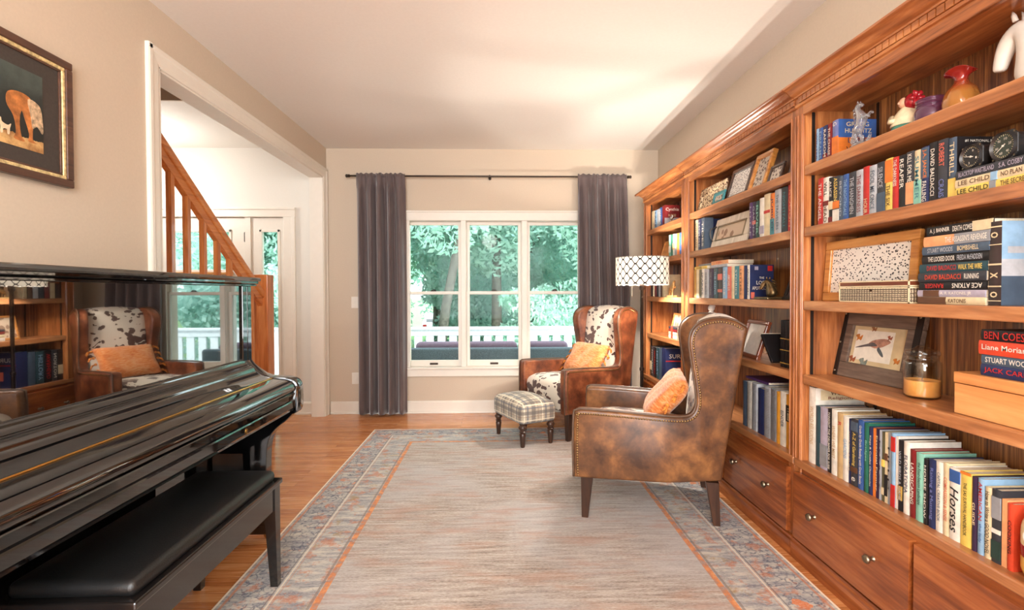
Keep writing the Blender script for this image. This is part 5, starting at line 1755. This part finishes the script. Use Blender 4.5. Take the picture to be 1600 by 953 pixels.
M_inlay = inlay()
M_bone = plain('bone_inlay', (226, 208, 170), .4)
t = thing('inlaid_box', 'long mosaic inlaid box on the third shelf in front of the honey frame', 'box', (1.45, 1.836, 1.1855))
bm = NB(); box(bm, -.05, .05, -.172, .172, .003, .056, .001); obj('body', bm, M_inlay, t)
bm = NB(); box(bm, -.051, .051, -.173, .173, .058, .080, .002); obj('lid', bm, M_redwood, t)
bm = NB()
for zz in (0, .052, .058, .076): box(bm, -.0525, .0525, -.1745, .1745, zz, zz + .004)
for s in (-1, 1):
    for a in (-.0525, .0485): box(bm, a, a + .004, s * .1725 - .002, s * .1725 + .002, 0, .08)
obj('edging', bm, M_bone, t)
bm = NB(); lathe(bm, [(.005, 0), (.005, -.003), (.002, -.004)], 10, (-.0515, 0, .045), 'x'); obj('keyhole', bm, M_bronze, t)

M_pine = wood('pale_box_wood', (190, 120, 62), (216, 150, 88), (232, 174, 112), 'y', .45, fine=.5)
t = thing('wooden_box', 'pale lidded wooden box on the fourth shelf carrying four books', 'box', (1.50, 1.315, .8525))
bm = NB(); box(bm, -.095, .10, -.18, .18, 0, .092, .002); obj('body', bm, M_pine, t)
bm = NB(); box(bm, -.097, .102, -.182, .182, .094, .127, .003); obj('lid', bm, M_pine, t)

# ------------------------------------------------------------------ jar candle
jc = thing('jar_candle', 'glass jar candle with amber wax in front of the bird picture', 'candle', (1.492, 1.712, .8525))
M_clear = thin_glass('clear_jar_glass', [(0, (.96, .97, .95, 1)), (1, (.97, .98, .97, 1))], .5, 2.5)
k = NT('amber_wax'); k.base(k.ramp(k.noise(k.coord(), 20), [(.3, srgb(240, 164, 84)), (.7, srgb(248, 184, 108))])); k.set(rough=.5); k.b.inputs['Subsurface Weight'].default_value = .3; k.b.inputs['Subsurface Radius'].default_value = (.02, .01, .004); M_wax = k.m
bm = NB(); out = spline([(.046, .0), (.053, .006), (.055, .02), (.055, .115), (.050, .128), (.043, .136), (.043, .146)], 4); inn = [(r - .0035, max(h_, .006)) for r, h_ in out[::-1]]
n = 40
rings = []
for r, h_ in out + inn + [(0.001, .006)]:
    rings.append([bm.verts.new((r * math.cos(2 * math.pi * i / n), r * math.sin(2 * math.pi * i / n), h_)) for i in range(n)])
for a, b in zip(rings, rings[1:]):
    for i in range(n): bm.faces.new((a[i], a[(i + 1) % n], b[(i + 1) % n], b[i]))
bm.faces.new(rings[0]); bm.faces.new(rings[-1])
obj('jar', bm, M_clear, jc, smooth=True, angle=50)
bm = NB(); lathe(bm, [(.046, .0065), (.0512, .012), (.0512, .062), (.048, .060)], 40); obj('wax', bm, M_wax, jc, smooth=True, angle=50)
bm = NB(); tube(bm, [(0, 0, .06), (.001, 0, .072)], .0012, 6); obj('wick', bm, M_slot, jc)
bm = NB(); lathe(bm, spline([(.036, .138), (.040, .145), (.049, .150), (.051, .158), (.047, .166), (.034, .169), (.020, .176), (.016, .181), (.010, .183)], 3), 40); obj('lid', bm, M_clear, jc, smooth=True, angle=50)

# ------------------------------------------------------------------ aircraft gauges
M_gface = plain('gauge_face', (34, 34, 36), .5)
M_gring = plain('gauge_case_black', (44, 42, 42), .35, var=.1)
for (y, x, tw, lab, big, nums) in ((1.462, 1.425, -4, 'round black dial gauge left of the larger one, on the charcoal book', .037, ['0', '1', '2', '3']), (1.366, 1.425, -6, 'larger round black dial gauge with green-tinted face at the right end', .041, ['10', '20', '40', '60', '80', '90'])):
    t = thing('dial_gauge', lab, 'gauge', (x, y, 1.592 + big + .0005), rotz=R(tw), group='dial gauges')
    r = big
    pts = []
    for i in range(8):
        a = R(22.5 + 45 * i); pts.append((r * 1.08 * math.cos(a), r * 1.08 * math.sin(a)))
    bm = NB(); prism(bm, [(-r, -r * .62), (-r * .62, -r), (r * .62, -r), (r, -r * .62), (r, r * .62), (r * .62, r), (-r * .62, r), (-r, r * .62)], -.006, .0, 'x', .002)
    lathe(bm, [(r * .93, 0), (r * .9, .075)], 32, (0, 0, 0), 'x')
    obj('case', bm, M_gring, t)
    bm = NB(); nn = 40
    R0 = [bm.verts.new((-.006, r * .97 * math.cos(6.2832 * i / nn), r * .97 * math.sin(6.2832 * i / nn))) for i in range(nn)]
    R1 = [bm.verts.new((-.014, r * .93 * math.cos(6.2832 * i / nn), r * .93 * math.sin(6.2832 * i / nn))) for i in range(nn)]
    R2 = [bm.verts.new((-.007, r * .80 * math.cos(6.2832 * i / nn), r * .80 * math.sin(6.2832 * i / nn))) for i in range(nn)]
    for a, b in ((R0, R1), (R1, R2)):
        for i in range(nn): bm.faces.new((a[i], a[(i + 1) % nn], b[(i + 1) % nn], b[i]))
    obj('bezel', bm, M_gring, t, smooth=True, angle=40)
    bm = NB(); lathe(bm, [(r * .82, 0), (r * .82, -.0012)], 40, (-.0062, 0, 0), 'x'); fc = obj('dial', bm, M_gface if r < .04 else plain('gauge_face_green', (52, 62, 54), .5), t)
    bm = NB()
    for i in range(30):
        a = 6.2832 * i / 30
        ln = .12 if i % 3 == 0 else .07
        b2 = NB(); box(b2, -.0082, -.0076, -.0005, .0005, r * (.78 - ln), r * .78); xf(b2, Matrix.Rotation(a, 4, 'X')); me_t = bpy.data.meshes.new('x'); b2.to_mesh(me_t); b2.free(); bm.from_mesh(me_t); bpy.data.meshes.remove(me_t)
    obj('graduation', bm, cmat('cream'), fc)
    for i, s in enumerate(nums):
        a = R(90 - 360 * i / len(nums) - 20)
        put_text(fc, s, r * .1 * len(s) + .001, r * .17, (-.0083, -r * .50 * math.cos(a), r * .50 * math.sin(a)), (0, -1, 0), (0, 0, 1), 'white')
    bm = NB(); b2 = [(-.0012, -.008), (.0012, -.008), (.0006, r * .62), (-.0006, r * .62)]
    prism(bm, b2, -.0095, -.0088, 'x'); lathe(bm, [(.003, 0), (.003, -.002)], 12, (-.0085, 0, 0), 'x')
    xf(bm, Matrix.Rotation(R(-78 if r < .04 else -125), 4, 'X')); obj('needle', bm, cmat('white'), t)
    for sy in (-1, 1):
        for sz in (-1, 1):
            bm = NB(); lathe(bm, [(.0028, 0), (.0028, -.002)], 10, (-.006, sy * r * .80, sz * r * .80), 'x'); obj('screw', bm, M_steel, t)

# ------------------------------------------------------------------ figurines and glass on the top shelf
M_crystal = thin_glass('crystal', [(0, (.80, .82, .85, 1)), (1, (.9, .92, .94, 1))], .75, 1.2, 1.0, .25)
t = thing('glass_horse', 'clear glass rearing horse figurine in front of the paperbacks on the top shelf', 'figurine', (1.415, 1.92, 1.7905))
bm = NB(); lathe(bm, [(.034, 0), (.038, .006), (.030, .016), (.016, .022)], 18, (0, 0, 0), 'z', sc=(.8, 1.1))
for i in range(9):
    a = i * .7; tube(bm, [(.01 * math.cos(a), .012 * math.sin(a), .012), (.026 * math.cos(a), .034 * math.sin(a), .022), (.030 * math.cos(a), .042 * math.sin(a), .036 + .004 * (i % 3))], [.006, .005, .002], 6)
obj('base', bm, M_crystal, t, smooth=True)
J = [(0, .005, .075), (0, -.006, .095), (0, -.002, .118), (0, .012, .142), (0, .018, .160), (0, .004, .166), (0, -.014, .157),   # hip.. chest, neck, poll, head, muzzle
     (.010, .018, .052), (.008, .002, .036), (.008, .012, .016), (-.010, .022, .050), (-.008, .012, .034), (-.008, .020, .014),
     (.008, -.028, .112), (.008, -.046, .124), (.008, -.056, .112), (-.008, -.030, .106), (-.008, -.050, .108), (-.008, -.058, .096),
     (0, .030, .072), (0, .042, .05), (0, .034, .028)]
Ed = [(0, 1), (1, 2), (2, 3), (3, 4), (4, 5), (5, 6), (0, 7), (7, 8), (8, 9), (0, 10), (10, 11), (11, 12), (2, 13), (13, 14), (14, 15), (2, 16), (16, 17), (17, 18), (0, 19), (19, 20), (20, 21)]
Rd = [.018, .017, .018, .012, .011, .011, .006, .010, .006, .005, .010, .006, .005, .007, .005, .004, .007, .005, .004, .007, .006, .003]
skin_body('horse_body', J, Ed, Rd, M_crystal, t, 2)
bm = NB()
for i in range(7):
    q = i / 6; tube(bm, [(0, .012 + .008 * q, .12 + .045 * q), (.004 * (-1) ** i, .028 + .006 * q, .115 + .046 * q), (0, .036, .104 + .046 * q)], [.005, .004, .0015], 6)
for s in (-1, 1): tube(bm, [(s * .005, .008, .172), (s * .006, .009, .183)], [.004, .001], 6)
obj('mane', bm, M_crystal, t, smooth=True)

M_fig_green = plain('glazed_green', (70, 128, 108), .15, var=.15)
M_fig_cream = plain('glazed_cream', (232, 214, 176), .15, var=.12)
M_fig_red = plain('glazed_red', (158, 30, 38), .12, var=.15)
M_fig_hair = plain('glazed_dark_hair', (48, 34, 30), .2)
M_skin = plain('glazed_skin', (222, 172, 140), .2)
t = thing('ceramic_figurine', 'glazed ceramic figurine with red hat, cream cloak and green skirt on the top shelf', 'figurine', (1.50, 1.80, 1.7905))
bm = NB(); lathe(bm, spline([(.034, 0), (.046, .008), (.048, .03), (.040, .055), (.026, .075)], 4), 24); obj('skirt', bm, M_fig_green, t, smooth=True)
bm = NB(); lathe(bm, spline([(.050, .042), (.049, .05), (.041, .078), (.026, .10), (.014, .112)], 4), 24); tube(bm, [(-.03, .03, .08), (-.045, .022, .062), (-.048, 0, .060)], [.012, .010, .008], 8); obj('cloak', bm, M_fig_cream, t, smooth=True)
bm = NB(); ball(bm, (-.004, .004, .128), .021, seg=16); ball(bm, (-.024, .008, .127), .005, seg=8); obj('head', bm, M_skin, t, smooth=True)
bm = NB(); ball(bm, (.006, -.002, .134), .022, (1, 1.05, 1), 14); obj('hair', bm, M_fig_hair, t, smooth=True)
bm = NB(); ball(bm, (.004, -.02, .126), .026, (1, .9, 1.15), 16)
for i in range(6):
    a = i * 1.047; tube(bm, [(.004, -.03, .13), (.004 + .02 * math.cos(a), -.044, .13 + .022 * math.sin(a)), (.004 + .03 * math.cos(a), -.040, .13 + .03 * math.sin(a))], [.010, .009, .003], 8)
obj('hat', bm, M_fig_red, t, smooth=True)


def shell_lathe(bm, prof, th, n=36):
    full = prof + [(max(.001, r - th), max(h_, prof[0][1] + th)) for r, h_ in prof[::-1]] + [(0.0008, prof[0][1] + th)]
    rings = [[bm.verts.new((r * math.cos(2 * math.pi * i / n), r * math.sin(2 * math.pi * i / n), h_)) for i in range(n)] for r, h_ in full]
    for a, b in zip(rings, rings[1:]):
        for i in range(n): bm.faces.new((a[i], a[(i + 1) % n], b[(i + 1) % n], b[i]))
    bm.faces.new(rings[0]); bm.faces.new(rings[-1])


def two_tone_glass(): return thin_glass('amber_red_glass', [(.40, (.95, .60, .16, 1)), (.70, (.80, .08, .06, 1))], .5, 1.6, 5.5, .35)


M_purple = thin_glass('purple_glass', [(0, (.55, .25, .48, 1)), (1, (.6, .3, .5, 1))], .5, 1.6, 1.0, .2)
t = thing('purple_glass_jar', 'purple glass jar with ribbed neck beside the amber and red vase', 'jar', (1.50, 1.695, 1.7905))
bm = NB(); shell_lathe(bm, spline([(.040, 0), (.048, .006), (.049, .055), (.044, .070), (.046, .074), (.042, .079), (.046, .084), (.042, .089), (.046, .095), (.043, .10)], 3), .003); obj('jar', bm, M_purple, t, smooth=True, angle=60)
bm = NB(); ball(bm, (-.040, .006, .03), .010, (.5, 1, 1), 8); obj('red_seal', bm, M_fig_red, t, smooth=True)
t = thing('art_glass_vase', 'amber glass vase with red ruffled neck on the top shelf', 'vase', (1.505, 1.59, 1.7905))
bm = NB(); shell_lathe(bm, spline([(.028, 0), (.040, .010), (.049, .045), (.040, .085), (.020, .112), (.018, .128), (.026, .142), (.042, .150)], 4), .003)
for v in bm.verts:
    a = math.atan2(v.co.y, v.co.x)
    if v.co.z > .125: f_ = (v.co.z - .125) / .03; v.co.z += f_ * .010 * math.sin(2 * a + .6); v.co.x *= 1 + .12 * f_ * math.sin(3 * a)
    elif v.co.z < .1: q = 1 + .03 * math.sin(10 * a); v.co.x *= q; v.co.y *= q
obj('vase', bm, two_tone_glass(), t, smooth=True)

# white horse head bust
M_alab = plain('white_alabaster', (228, 220, 210), .5, var=.05, scale=16)
t = thing('horse_head_bust', 'white horse head bust at the right end of the top shelf', 'bust', (1.50, 1.385, 1.7905))
bm = NB(); box(bm, -.045, .045, -.075, .06, 0, .014, .003); obj('base', bm, M_alab, t)
J = [(0, -.02, .012), (0, -.034, .09), (0, -.018, .155), (0, .018, .192), (0, .050, .165), (0, .066, .13), (0, .074, .100), (0, .076, .088)]
skin_body('head', J, [(0, 1), (1, 2), (2, 3), (3, 4), (4, 5), (5, 6), (6, 7)], [(.036, .062), (.034, .060), (.030, .050), (.026, .036), (.024, .032), (.019, .024), (.017, .020), (.014, .016)], M_alab, t, 2)
bm = NB()
for s in (-1, 1): tube(bm, [(s * .014, .018, .210), (s * .016, .022, .228), (s * .014, .028, .243)], [.007, .006, .001], 8)
obj('ear', bm, M_alab, t, smooth=True)
bm = NB()
for i in range(9):
    q = i / 8; tube(bm, [(.0, -.02 - .045 * (1 - q), .05 + .155 * q), (.012 * (-1) ** i, -.06 - .02 * (1 - q), .045 + .15 * q), (.006, -.075, .03 + .15 * q)], [.011, .009, .003], 6)
obj('mane', bm, M_alab, t, smooth=True)

# bronze horse head bookend
M_bz = plain('antique_bronze', (112, 92, 62), .35, metal=.75, var=.25, scale=40)
t = thing('horse_head_bookend', 'bronze horse head bookend in front of the navy book on the third shelf', 'bookend', (1.425, 2.60, 1.1855))
bm = NB(); box(bm, -.042, .05, -.07, .07, 0, .014, .004); obj('base', bm, M_bz, t)
J = [(.012, -.02, .012), (.01, -.014, .045), (.006, .0, .078), (0, .012, .098), (-.012, .022, .082), (-.022, .028, .060), (-.025, .030, .052)]
skin_body('head', J, [(0, 1), (1, 2), (2, 3), (3, 4), (4, 5), (5, 6)], [(.028, .036), (.022, .030), (.017, .024), (.015, .017), (.013, .014), (.010, .010), (.008, .008)], M_bz, t, 2)
bm = NB()
for s in (-1, 1): tube(bm, [(.004 + s * .008, .006, .106), (.004 + s * .009, .004, .122)], [.006, .001], 7)
for i in range(6): tube(bm, [(.018, -.004 - i * .004, .104 - i * .014), (.034, -.016 - i * .004, .092 - i * .013)], [.007, .002], 6)
obj('mane', bm, M_bz, t, smooth=True)

# cream figurine whose head shows above the nearest armchair
t = thing('porcelain_figurine', 'pale porcelain figurine rising just above the nearest armchair', 'figurine', (1.45, 3.36, .8525))
bm = NB(); lathe(bm, spline([(.05, 0), (.055, .01), (.045, .06), (.03, .12), (.036, .17), (.055, .20), (.048, .222), (.02, .238), (.012, .246)], 3), 24, sc=(.8, 1)); obj('body', bm, M_alab, t, smooth=True)
bm = NB(); ball(bm, (0, 0, .264), .022, (1, 1, 1.1), 14); obj('head', bm, M_alab, t, smooth=True)
bm = NB(); ball(bm, (.005, 0, .276), .020, (1, 1.2, .8), 12); obj('hair', bm, M_alab, t, smooth=True)
# dark jug beside the white slatted frame
t = thing('pewter_jug', 'dark pewter jug between the periwinkle book and the white slatted frame', 'jug', (1.48, 3.335, 1.5155))
bm = NB(); lathe(bm, spline([(.026, 0), (.034, .01), (.036, .05), (.022, .09), (.018, .13), (.024, .15)], 4), 20); obj('body', bm, plain('pewter', (92, 88, 84), .35, metal=.7, var=.2), t, smooth=True)
bm = NB(); tube(bm, spline([(-.022, 0, .14), (-.046, 0, .13), (-.05, 0, .09), (-.034, 0, .05)], 4), .004, 8); obj('handle', bm, plain('pewter', (92, 88, 84), .35), t, smooth=True)
# gold horse figurine, farthest bookcase
M_gold = plain('pale_gold', (212, 170, 110), .3, metal=.5, var=.2, scale=50)
t = thing('gold_horse_figurine', "small pale gold rearing horse on the farthest bookcase's third shelf", 'figurine', (1.415, 4.03, 1.1855))
bm = NB(); box(bm, -.022, .022, -.07, .07, 0, .014, .003); obj('base', bm, M_gold, t)
J = [(0, .03, .06), (0, 0, .075), (0, -.025, .09), (0, -.035, .115), (0, -.045, .13), (0, -.062, .118), (.008, .035, .035), (.008, .03, .014), (-.008, .045, .035), (-.008, .04, .014), (.008, -.045, .075), (.008, -.055, .09), (-.008, -.03, .05), (-.008, -.035, .014), (0, .05, .06), (0, .058, .03)]
skin_body('horse_body', J, [(0, 1), (1, 2), (2, 3), (3, 4), (4, 5), (0, 6), (6, 7), (0, 8), (8, 9), (2, 10), (10, 11), (2, 12), (12, 13), (0, 14), (14, 15)], [.017, .017, .017, .011, .010, .006, .008, .005, .008, .005, .006, .004, .006, .005, .005, .003], M_gold, t, 2)
t = thing('silver_trinket', "small silver bird trinket before the red book on the farthest bookcase's top shelf", 'trinket', (1.405, 4.02, 1.7905))
bm = NB(); lathe(bm, [(.02, 0), (.02, .006), (.006, .01), (.004, .022)], 16); obj('stand', bm, M_steel, t)
bm = NB(); ball(bm, (0, 0, .036), .017, (.8, 1.5, .9), 14); ball(bm, (0, -.022, .050), .010, seg=10); tube(bm, [(0, .02, .040), (0, .048, .050)], [.008, .002], 6); tube(bm, [(0, -.03, .050), (0, -.040, .048)], [.003, .0005], 6); obj('bird', bm, plain('silver_plate', (190, 190, 190), .2, metal=1), t, smooth=True)
# cookie jar at the very right of the bottom shelf
t = thing('ceramic_canister', 'round yellow canister with red band at the right end of the bottom shelf', 'canister', (1.44, 1.236, .4605))
for (nm, prof, m) in (('body', [(.045, 0), (.058, .008), (.066, .03), (.0665, .065)], plain('canister_yellow', (226, 184, 92), .25)), ('red_band', [(.0665, .065), (.0672, .066), (.0672, .095), (.0665, .096)], M_fig_red), ('shoulder', spline([(.0665, .096), (.066, .14), (.058, .162), (.045, .168)], 3), plain('canister_cream', (232, 216, 172), .25)), ('lid', spline([(.047, .166), (.046, .176), (.03, .188), (.012, .192), (.012, .20), (.004, .206)], 3), M_alab)):
    bm = NB(); lathe(bm, prof, 32); obj(nm, bm, m, t, smooth=True, angle=50)
bm = NB(); lathe(bm, [(.022, 0), (.022, -.003)], 24, (-.0655, 0, .125), 'x'); obj('round_badge', bm, M_alab, t)

# ------------------------------------------------------------------ outside: porch, sofa, garden
M_rail_w = plain('porch_white_paint', (222, 228, 232), .5)
bm = NB(); box(bm, -9, 9, 5.3, 7.9, -.32, -.17)
struct('porch_floor', bm, plain('porch_boards_grey', (150, 150, 146), .6))
bm = NB(); box(bm, -60, 60, 7.9, 9, -.6, -.5)
prism(bm, [(9, -.5), (70, -3.2), (70, -3.4), (9, -.7)], -60, 60, 'x')
box(bm, -300, 300, 70, 380, -3.4, -3.2)
struct('ground', bm, plain('lawn_green', (96, 132, 76), .9, var=.2, scale=3))
pr = thing('porch_railing', 'white porch railing with flat boards outside the windows', 'railing', (0, 7.6, -.17))
bm = NB(); box(bm, -8, 8, -.06, .06, .84, .875, .005); box(bm, -8, 8, -.025, .025, .745, .84, .004); obj('top_rail', bm, M_rail_w, pr)
bm = NB(); box(bm, -8, 8, -.025, .025, .08, .17, .004); obj('bottom_rail', bm, M_rail_w, pr)
i = 0
x = -4.6
while x < 3.2:
    bm = NB(); box(bm, x, x + .115, -.012, .012, .17, .745, .002); obj('railing_board', bm, M_rail_w, pr); x += .175
for x in (-4.9, -1.75, 2.9):
    bm = NB(); box(bm, x - .06, x + .06, -.062, .062, 0, .875, .004); obj('post', bm, M_rail_w, pr)

M_wick = plain('slate_wicker', (72, 84, 92), .7, var=.2, scale=80, bump=.5)
M_plum = plain('plum_cushion', (104, 84, 100), .85, var=.06)
so = thing('outdoor_sofa', 'slate grey porch sofa with plum cushions, seen through the windows from behind', 'sofa', (-.08, 6.0, -.17))
bm = NB(); box(bm, -1.05, 1.05, -.09, .0, .10, .74, .03, 3); obj('backrest', bm, M_wick, so, smooth=True, angle=50)
bm = NB(); box(bm, -1.0, 1.0, 0, .70, .10, .30, .02); obj('seat_base', bm, M_wick, so)
for s in (-1, 1):
    bm = NB(); box(bm, s * 1.0 - .06, s * 1.0 + .06, 0, .72, .10, .58, .03, 3); obj('arm', bm, M_wick, so, smooth=True, angle=50)
    for yy in (-.04, .66):
        bm = NB(); box(bm, s * .97 - .03, s * .97 + .03, yy - .03, yy + .03, 0, .11); obj('leg', bm, M_slot, so)
for cx in (-.62, 0, .62):
    bm = NB(); box(bm, cx - .305, cx + .305, .02, .18, .42, .80, .055, 4)
    obj('back_cushion', bm, M_plum, so, smooth=True, angle=60)
    bm = NB(); box(bm, cx - .305, cx + .305, .18, .70, .30, .43, .04, 3); obj('seat_cushion', bm, M_plum, so, smooth=True, angle=60)

M_carw = plain('white_car_paint', (232, 234, 236), .2, coat=.5)
car = thing('parked_car', 'white car parked beyond the trees, seen through the left window', 'car', (-4.3, 34, -1.62), rotz=R(8))
bm = NB(); box(bm, -.85, .85, -2.1, 2.1, .35, .95, .15, 4); prism(bm, [(-1.9, .9), (-1.4, 1.42), (.4, 1.45), (1.2, .93)], -.72, .72, 'x', .06, 2); obj('body', bm, M_carw, car, smooth=True, angle=50)
bm = NB(); prism(bm, [(-1.86, .95), (-1.45, 1.36), (-1.3, 1.36), (-1.3, .95)], -.6, .6, 'x'); obj('rear_window', bm, M_black, car)
for sx in (-1, 1):
    for yy in (-1.3, 1.3):
        bm = NB(); lathe(bm, [(.2, -.1), (.33, -.1), (.33, .1), (.2, .1)], 20, (sx * .75, yy, .33), 'x'); obj('wheel', bm, M_slot, car, smooth=True, angle=40)
    bm = NB(); box(bm, sx * .7 - .12, sx * .7 + .12, -2.13, -2.08, .65, .82, .02); obj('tail_light', bm, M_fig_red, car)


def leafmat(name, c1, c2):
    k = NT(name)
    n = k.noise(k.coord(), 1.2, 3)
    c = k.ramp(n, [(.35, srgb(*c1)), (.65, srgb(*c2))])
    k.t.nodes.remove(k.b)
    df = k.n('ShaderNodeBsdfDiffuse'); tl = k.n('ShaderNodeBsdfTranslucent'); mx = k.n('ShaderNodeMixShader'); mx.inputs[0].default_value = .5
    k.l(c, df.inputs[0]); k.l(c, tl.inputs[0]); k.l(df.outputs[0], mx.inputs[1]); k.l(tl.outputs[0], mx.inputs[2]); k.l(mx.outputs[0], k.out.inputs[0])
    return k.m


ML = [leafmat('leaves_bright', (164, 202, 186), (206, 226, 216)), leafmat('leaves_deep', (156, 196, 186), (204, 226, 218))]
M_bark = plain('grey_bark', (112, 104, 96), .9, var=.25, scale=12)


def crown_mesh(seed, rx, rz, n, leaf):
    rnd = random.Random(seed)
    verts = []; faces = []
    blobs = [(rnd.uniform(-.65, .65) * rx, rnd.uniform(-.65, .65) * rx, rnd.uniform(-.7, .7) * rz, rnd.uniform(.28, .5)) for _ in range(26)]
    for i in range(n):
        b = blobs[i % len(blobs)]
        while True:
            p = Vector((rnd.uniform(-1, 1), rnd.uniform(-1, 1), rnd.uniform(-1, 1)))
            if .3 < p.length < 1: break
        c = Vector((b[0] + p.x * b[3] * rx, b[1] + p.y * b[3] * rx, b[2] + p.z * b[3] * rz * .8))
        u = Vector((rnd.gauss(0, 1), rnd.gauss(0, 1), rnd.gauss(0, 1))).normalized(); w = u.orthogonal().normalized()
        s = leaf * rnd.uniform(.6, 1.3)
        k_ = len(verts)
        verts += [c - u * s, c + w * s * .45, c + u * s, c - w * s * .45]
        faces.append((k_, k_ + 1, k_ + 2, k_ + 3))
    me = bpy.data.meshes.new('foliage'); me.from_pydata(verts, [], faces)
    return me


crowns = [crown_mesh(1, 2.6, 3.0, 24000, .082), crown_mesh(2, 2.6, 3.0, 24000, .082)]
for m_, me in zip(ML, crowns): me.materials.append(m_)
bushes = [crown_mesh(5, 1.5, 1.1, 9000, .07), crown_mesh(6, 1.5, 1.1, 9000, .07)]
for m_, me in zip(ML, bushes): me.materials.append(m_)


def ground_z(y): return -.5 - (y - 9) * 2.7 / 61


trees = [  # x, y, trunk radius, crown height, scale, lean
    (-1.42, 11.5, .11, 4.6, 1.0, .9, 0), (-.05, 13.0, .13, 5.0, 1.1, .0, 1), (2.3, 13.5, .12, 4.6, 1.1, .3, 0), (-4.2, 15.0, .15, 5.2, 1.3, -.2, 1),
    (1.0, 19.0, .18, 5.0, 1.5, .4, 1), (-2.6, 21.0, .18, 5.2, 1.5, .2, 0), (4.8, 20.0, .18, 5.0, 1.6, .2, 0), (-6.6, 13.0, .15, 4.8, 1.2, 0, 0), (-8.6, 18.0, .18, 5.0, 1.6, 0, 1), (-4.4, 11.2, .1, 4.2, .85, .2, 0), (-6.3, 24, .2, 5.6, 1.6, 0, 0), (2.2, 27, .2, 5.5, 1.7, 0, 1)]
far_x = (-27, -19, -12.5, -1.5, 6.5, 14)
trees += [(x, 46 + 3 * math.sin(x), .3, 3.2, 2.6, 0, i % 2) for i, x in enumerate(far_x)]
where_t = ['behind the left window, slanting past its panes', 'straight behind the middle window', 'behind the right window', 'seen past the left curtain', 'deeper in the garden right of the middle window', 'deeper in the garden left of the middle window', 'behind the right curtain', 'behind the entry side light', 'beyond the entry door glass', 'close outside between the entry and left window', 'far back beyond the parked car side', 'farthest back behind the middle window']
where_t += ['on the far tree line, ' + q for q in ('leftmost', 'second from the left', 'third from the left', 'fourth from the left', 'fifth from the left', 'rightmost')]
for (x, y, tr, ch, sc, ln, mi), wh in zip(trees, where_t):
    gz = ground_z(y) - .02
    t = thing('tree', ('pale green' if mi == 0 else 'deep green') + ' leafy tree ' + wh, 'tree', (x, y, gz), group='trees in the garden')
    fo = bpy.data.objects.new('foliage', crowns[mi]); COL.objects.link(fo); fo.parent = t; fo.location = (ln, 0, ch * .92 + 1.0 * sc); fo.scale = (sc, sc, sc * 1.1); fo.rotation_euler = (0, 0, x * 1.7)
    bm = NB(); tube(bm, [(0, 0, 0), (ln * .25, 0, ch * .35), (ln * .7, .05, ch * .8), (ln, 0, ch + 1.2)], [tr * 1.2, tr, tr * .8, tr * .4], 10)
    for a in (0, 2.1, 4.2): tube(bm, [(ln * .7, .05, ch * .75), (ln + .7 * math.cos(a), .7 * math.sin(a), ch + .6), (ln + 1.4 * math.cos(a), 1.4 * math.sin(a), ch + 1.6)], [tr * .5, tr * .35, .02], 8)
    obj('trunk', bm, M_bark, t, smooth=True)
bs = [(-3.4, 10.5, 1.0, 0), (-.7, 15.5, 1.2, 1), (1.2, 11.6, .9, 0), (3.4, 11.8, 1.1, 1), (.2, 17.5, 1.5, 0), (3.2, 17.0, 1.5, 0), (-5.6, 11.0, 1.0, 1), (-7.4, 12.5, 1.2, 0), (-5.9, 18.5, 1.3, 1), (-10, 14, 1.4, 1)]
where_b = ['behind the railing between the left curtain and window', 'mid garden behind the middle window', 'just beyond the railing at the right window', 'beyond the railing behind the armchair', 'tall in the back garden at the middle window', 'tall in the back garden at the right window', 'close to the entry side light', 'outside the entry door', 'in the back garden outside the entry', 'farthest left outside the entry door']
for (x, y, sc, mi), wh in zip(bs, where_b):
    t = thing('shrub', ('pale green' if mi == 0 else 'deep green') + ' rounded shrub ' + wh, 'shrub', (x, y, ground_z(y) - .02), group='shrubs in the garden')
    fo = bpy.data.objects.new('foliage', bushes[mi]); COL.objects.link(fo); fo.parent = t; fo.location = (0, 0, 1.15 * sc); fo.scale = (sc, sc, sc * 1.15); fo.rotation_euler = (0, 0, x * 2.3)
    bm = NB()
    for a in range(5): tube(bm, [(0, 0, 0), (.25 * math.cos(a * 1.25) * sc, .25 * math.sin(a * 1.25) * sc, .5 * sc), (.6 * math.cos(a * 1.25) * sc, .6 * math.sin(a * 1.25) * sc, 1.2 * sc)], [.03, .025, .01], 6)
    obj('stem', bm, M_bark, t)

# token fixtures added above the two unseen fill lights, out of the frame
M_opal = plain('fixture_white', (236, 232, 226), .4)
t = thing('added_ceiling_light', 'added white ceiling light dish for the unseen fill light, out of the frame', 'ceiling light', (-.2, -.6, H))
bm = NB(); lathe(bm, [(.19, -.025), (.20, 0)], 32); obj('canopy', bm, M_opal, t)
t = thing('added_foyer_pendant', 'added foyer pendant stem over the foyer fill light, hidden by the wall', 'pendant lamp', (-3.25, 4.35, H))
bm = NB(); lathe(bm, [(.005, -.3), (.005, -.02), (.06, -.02), (.06, 0)], 20); obj('stem', bm, M_bronze, t)
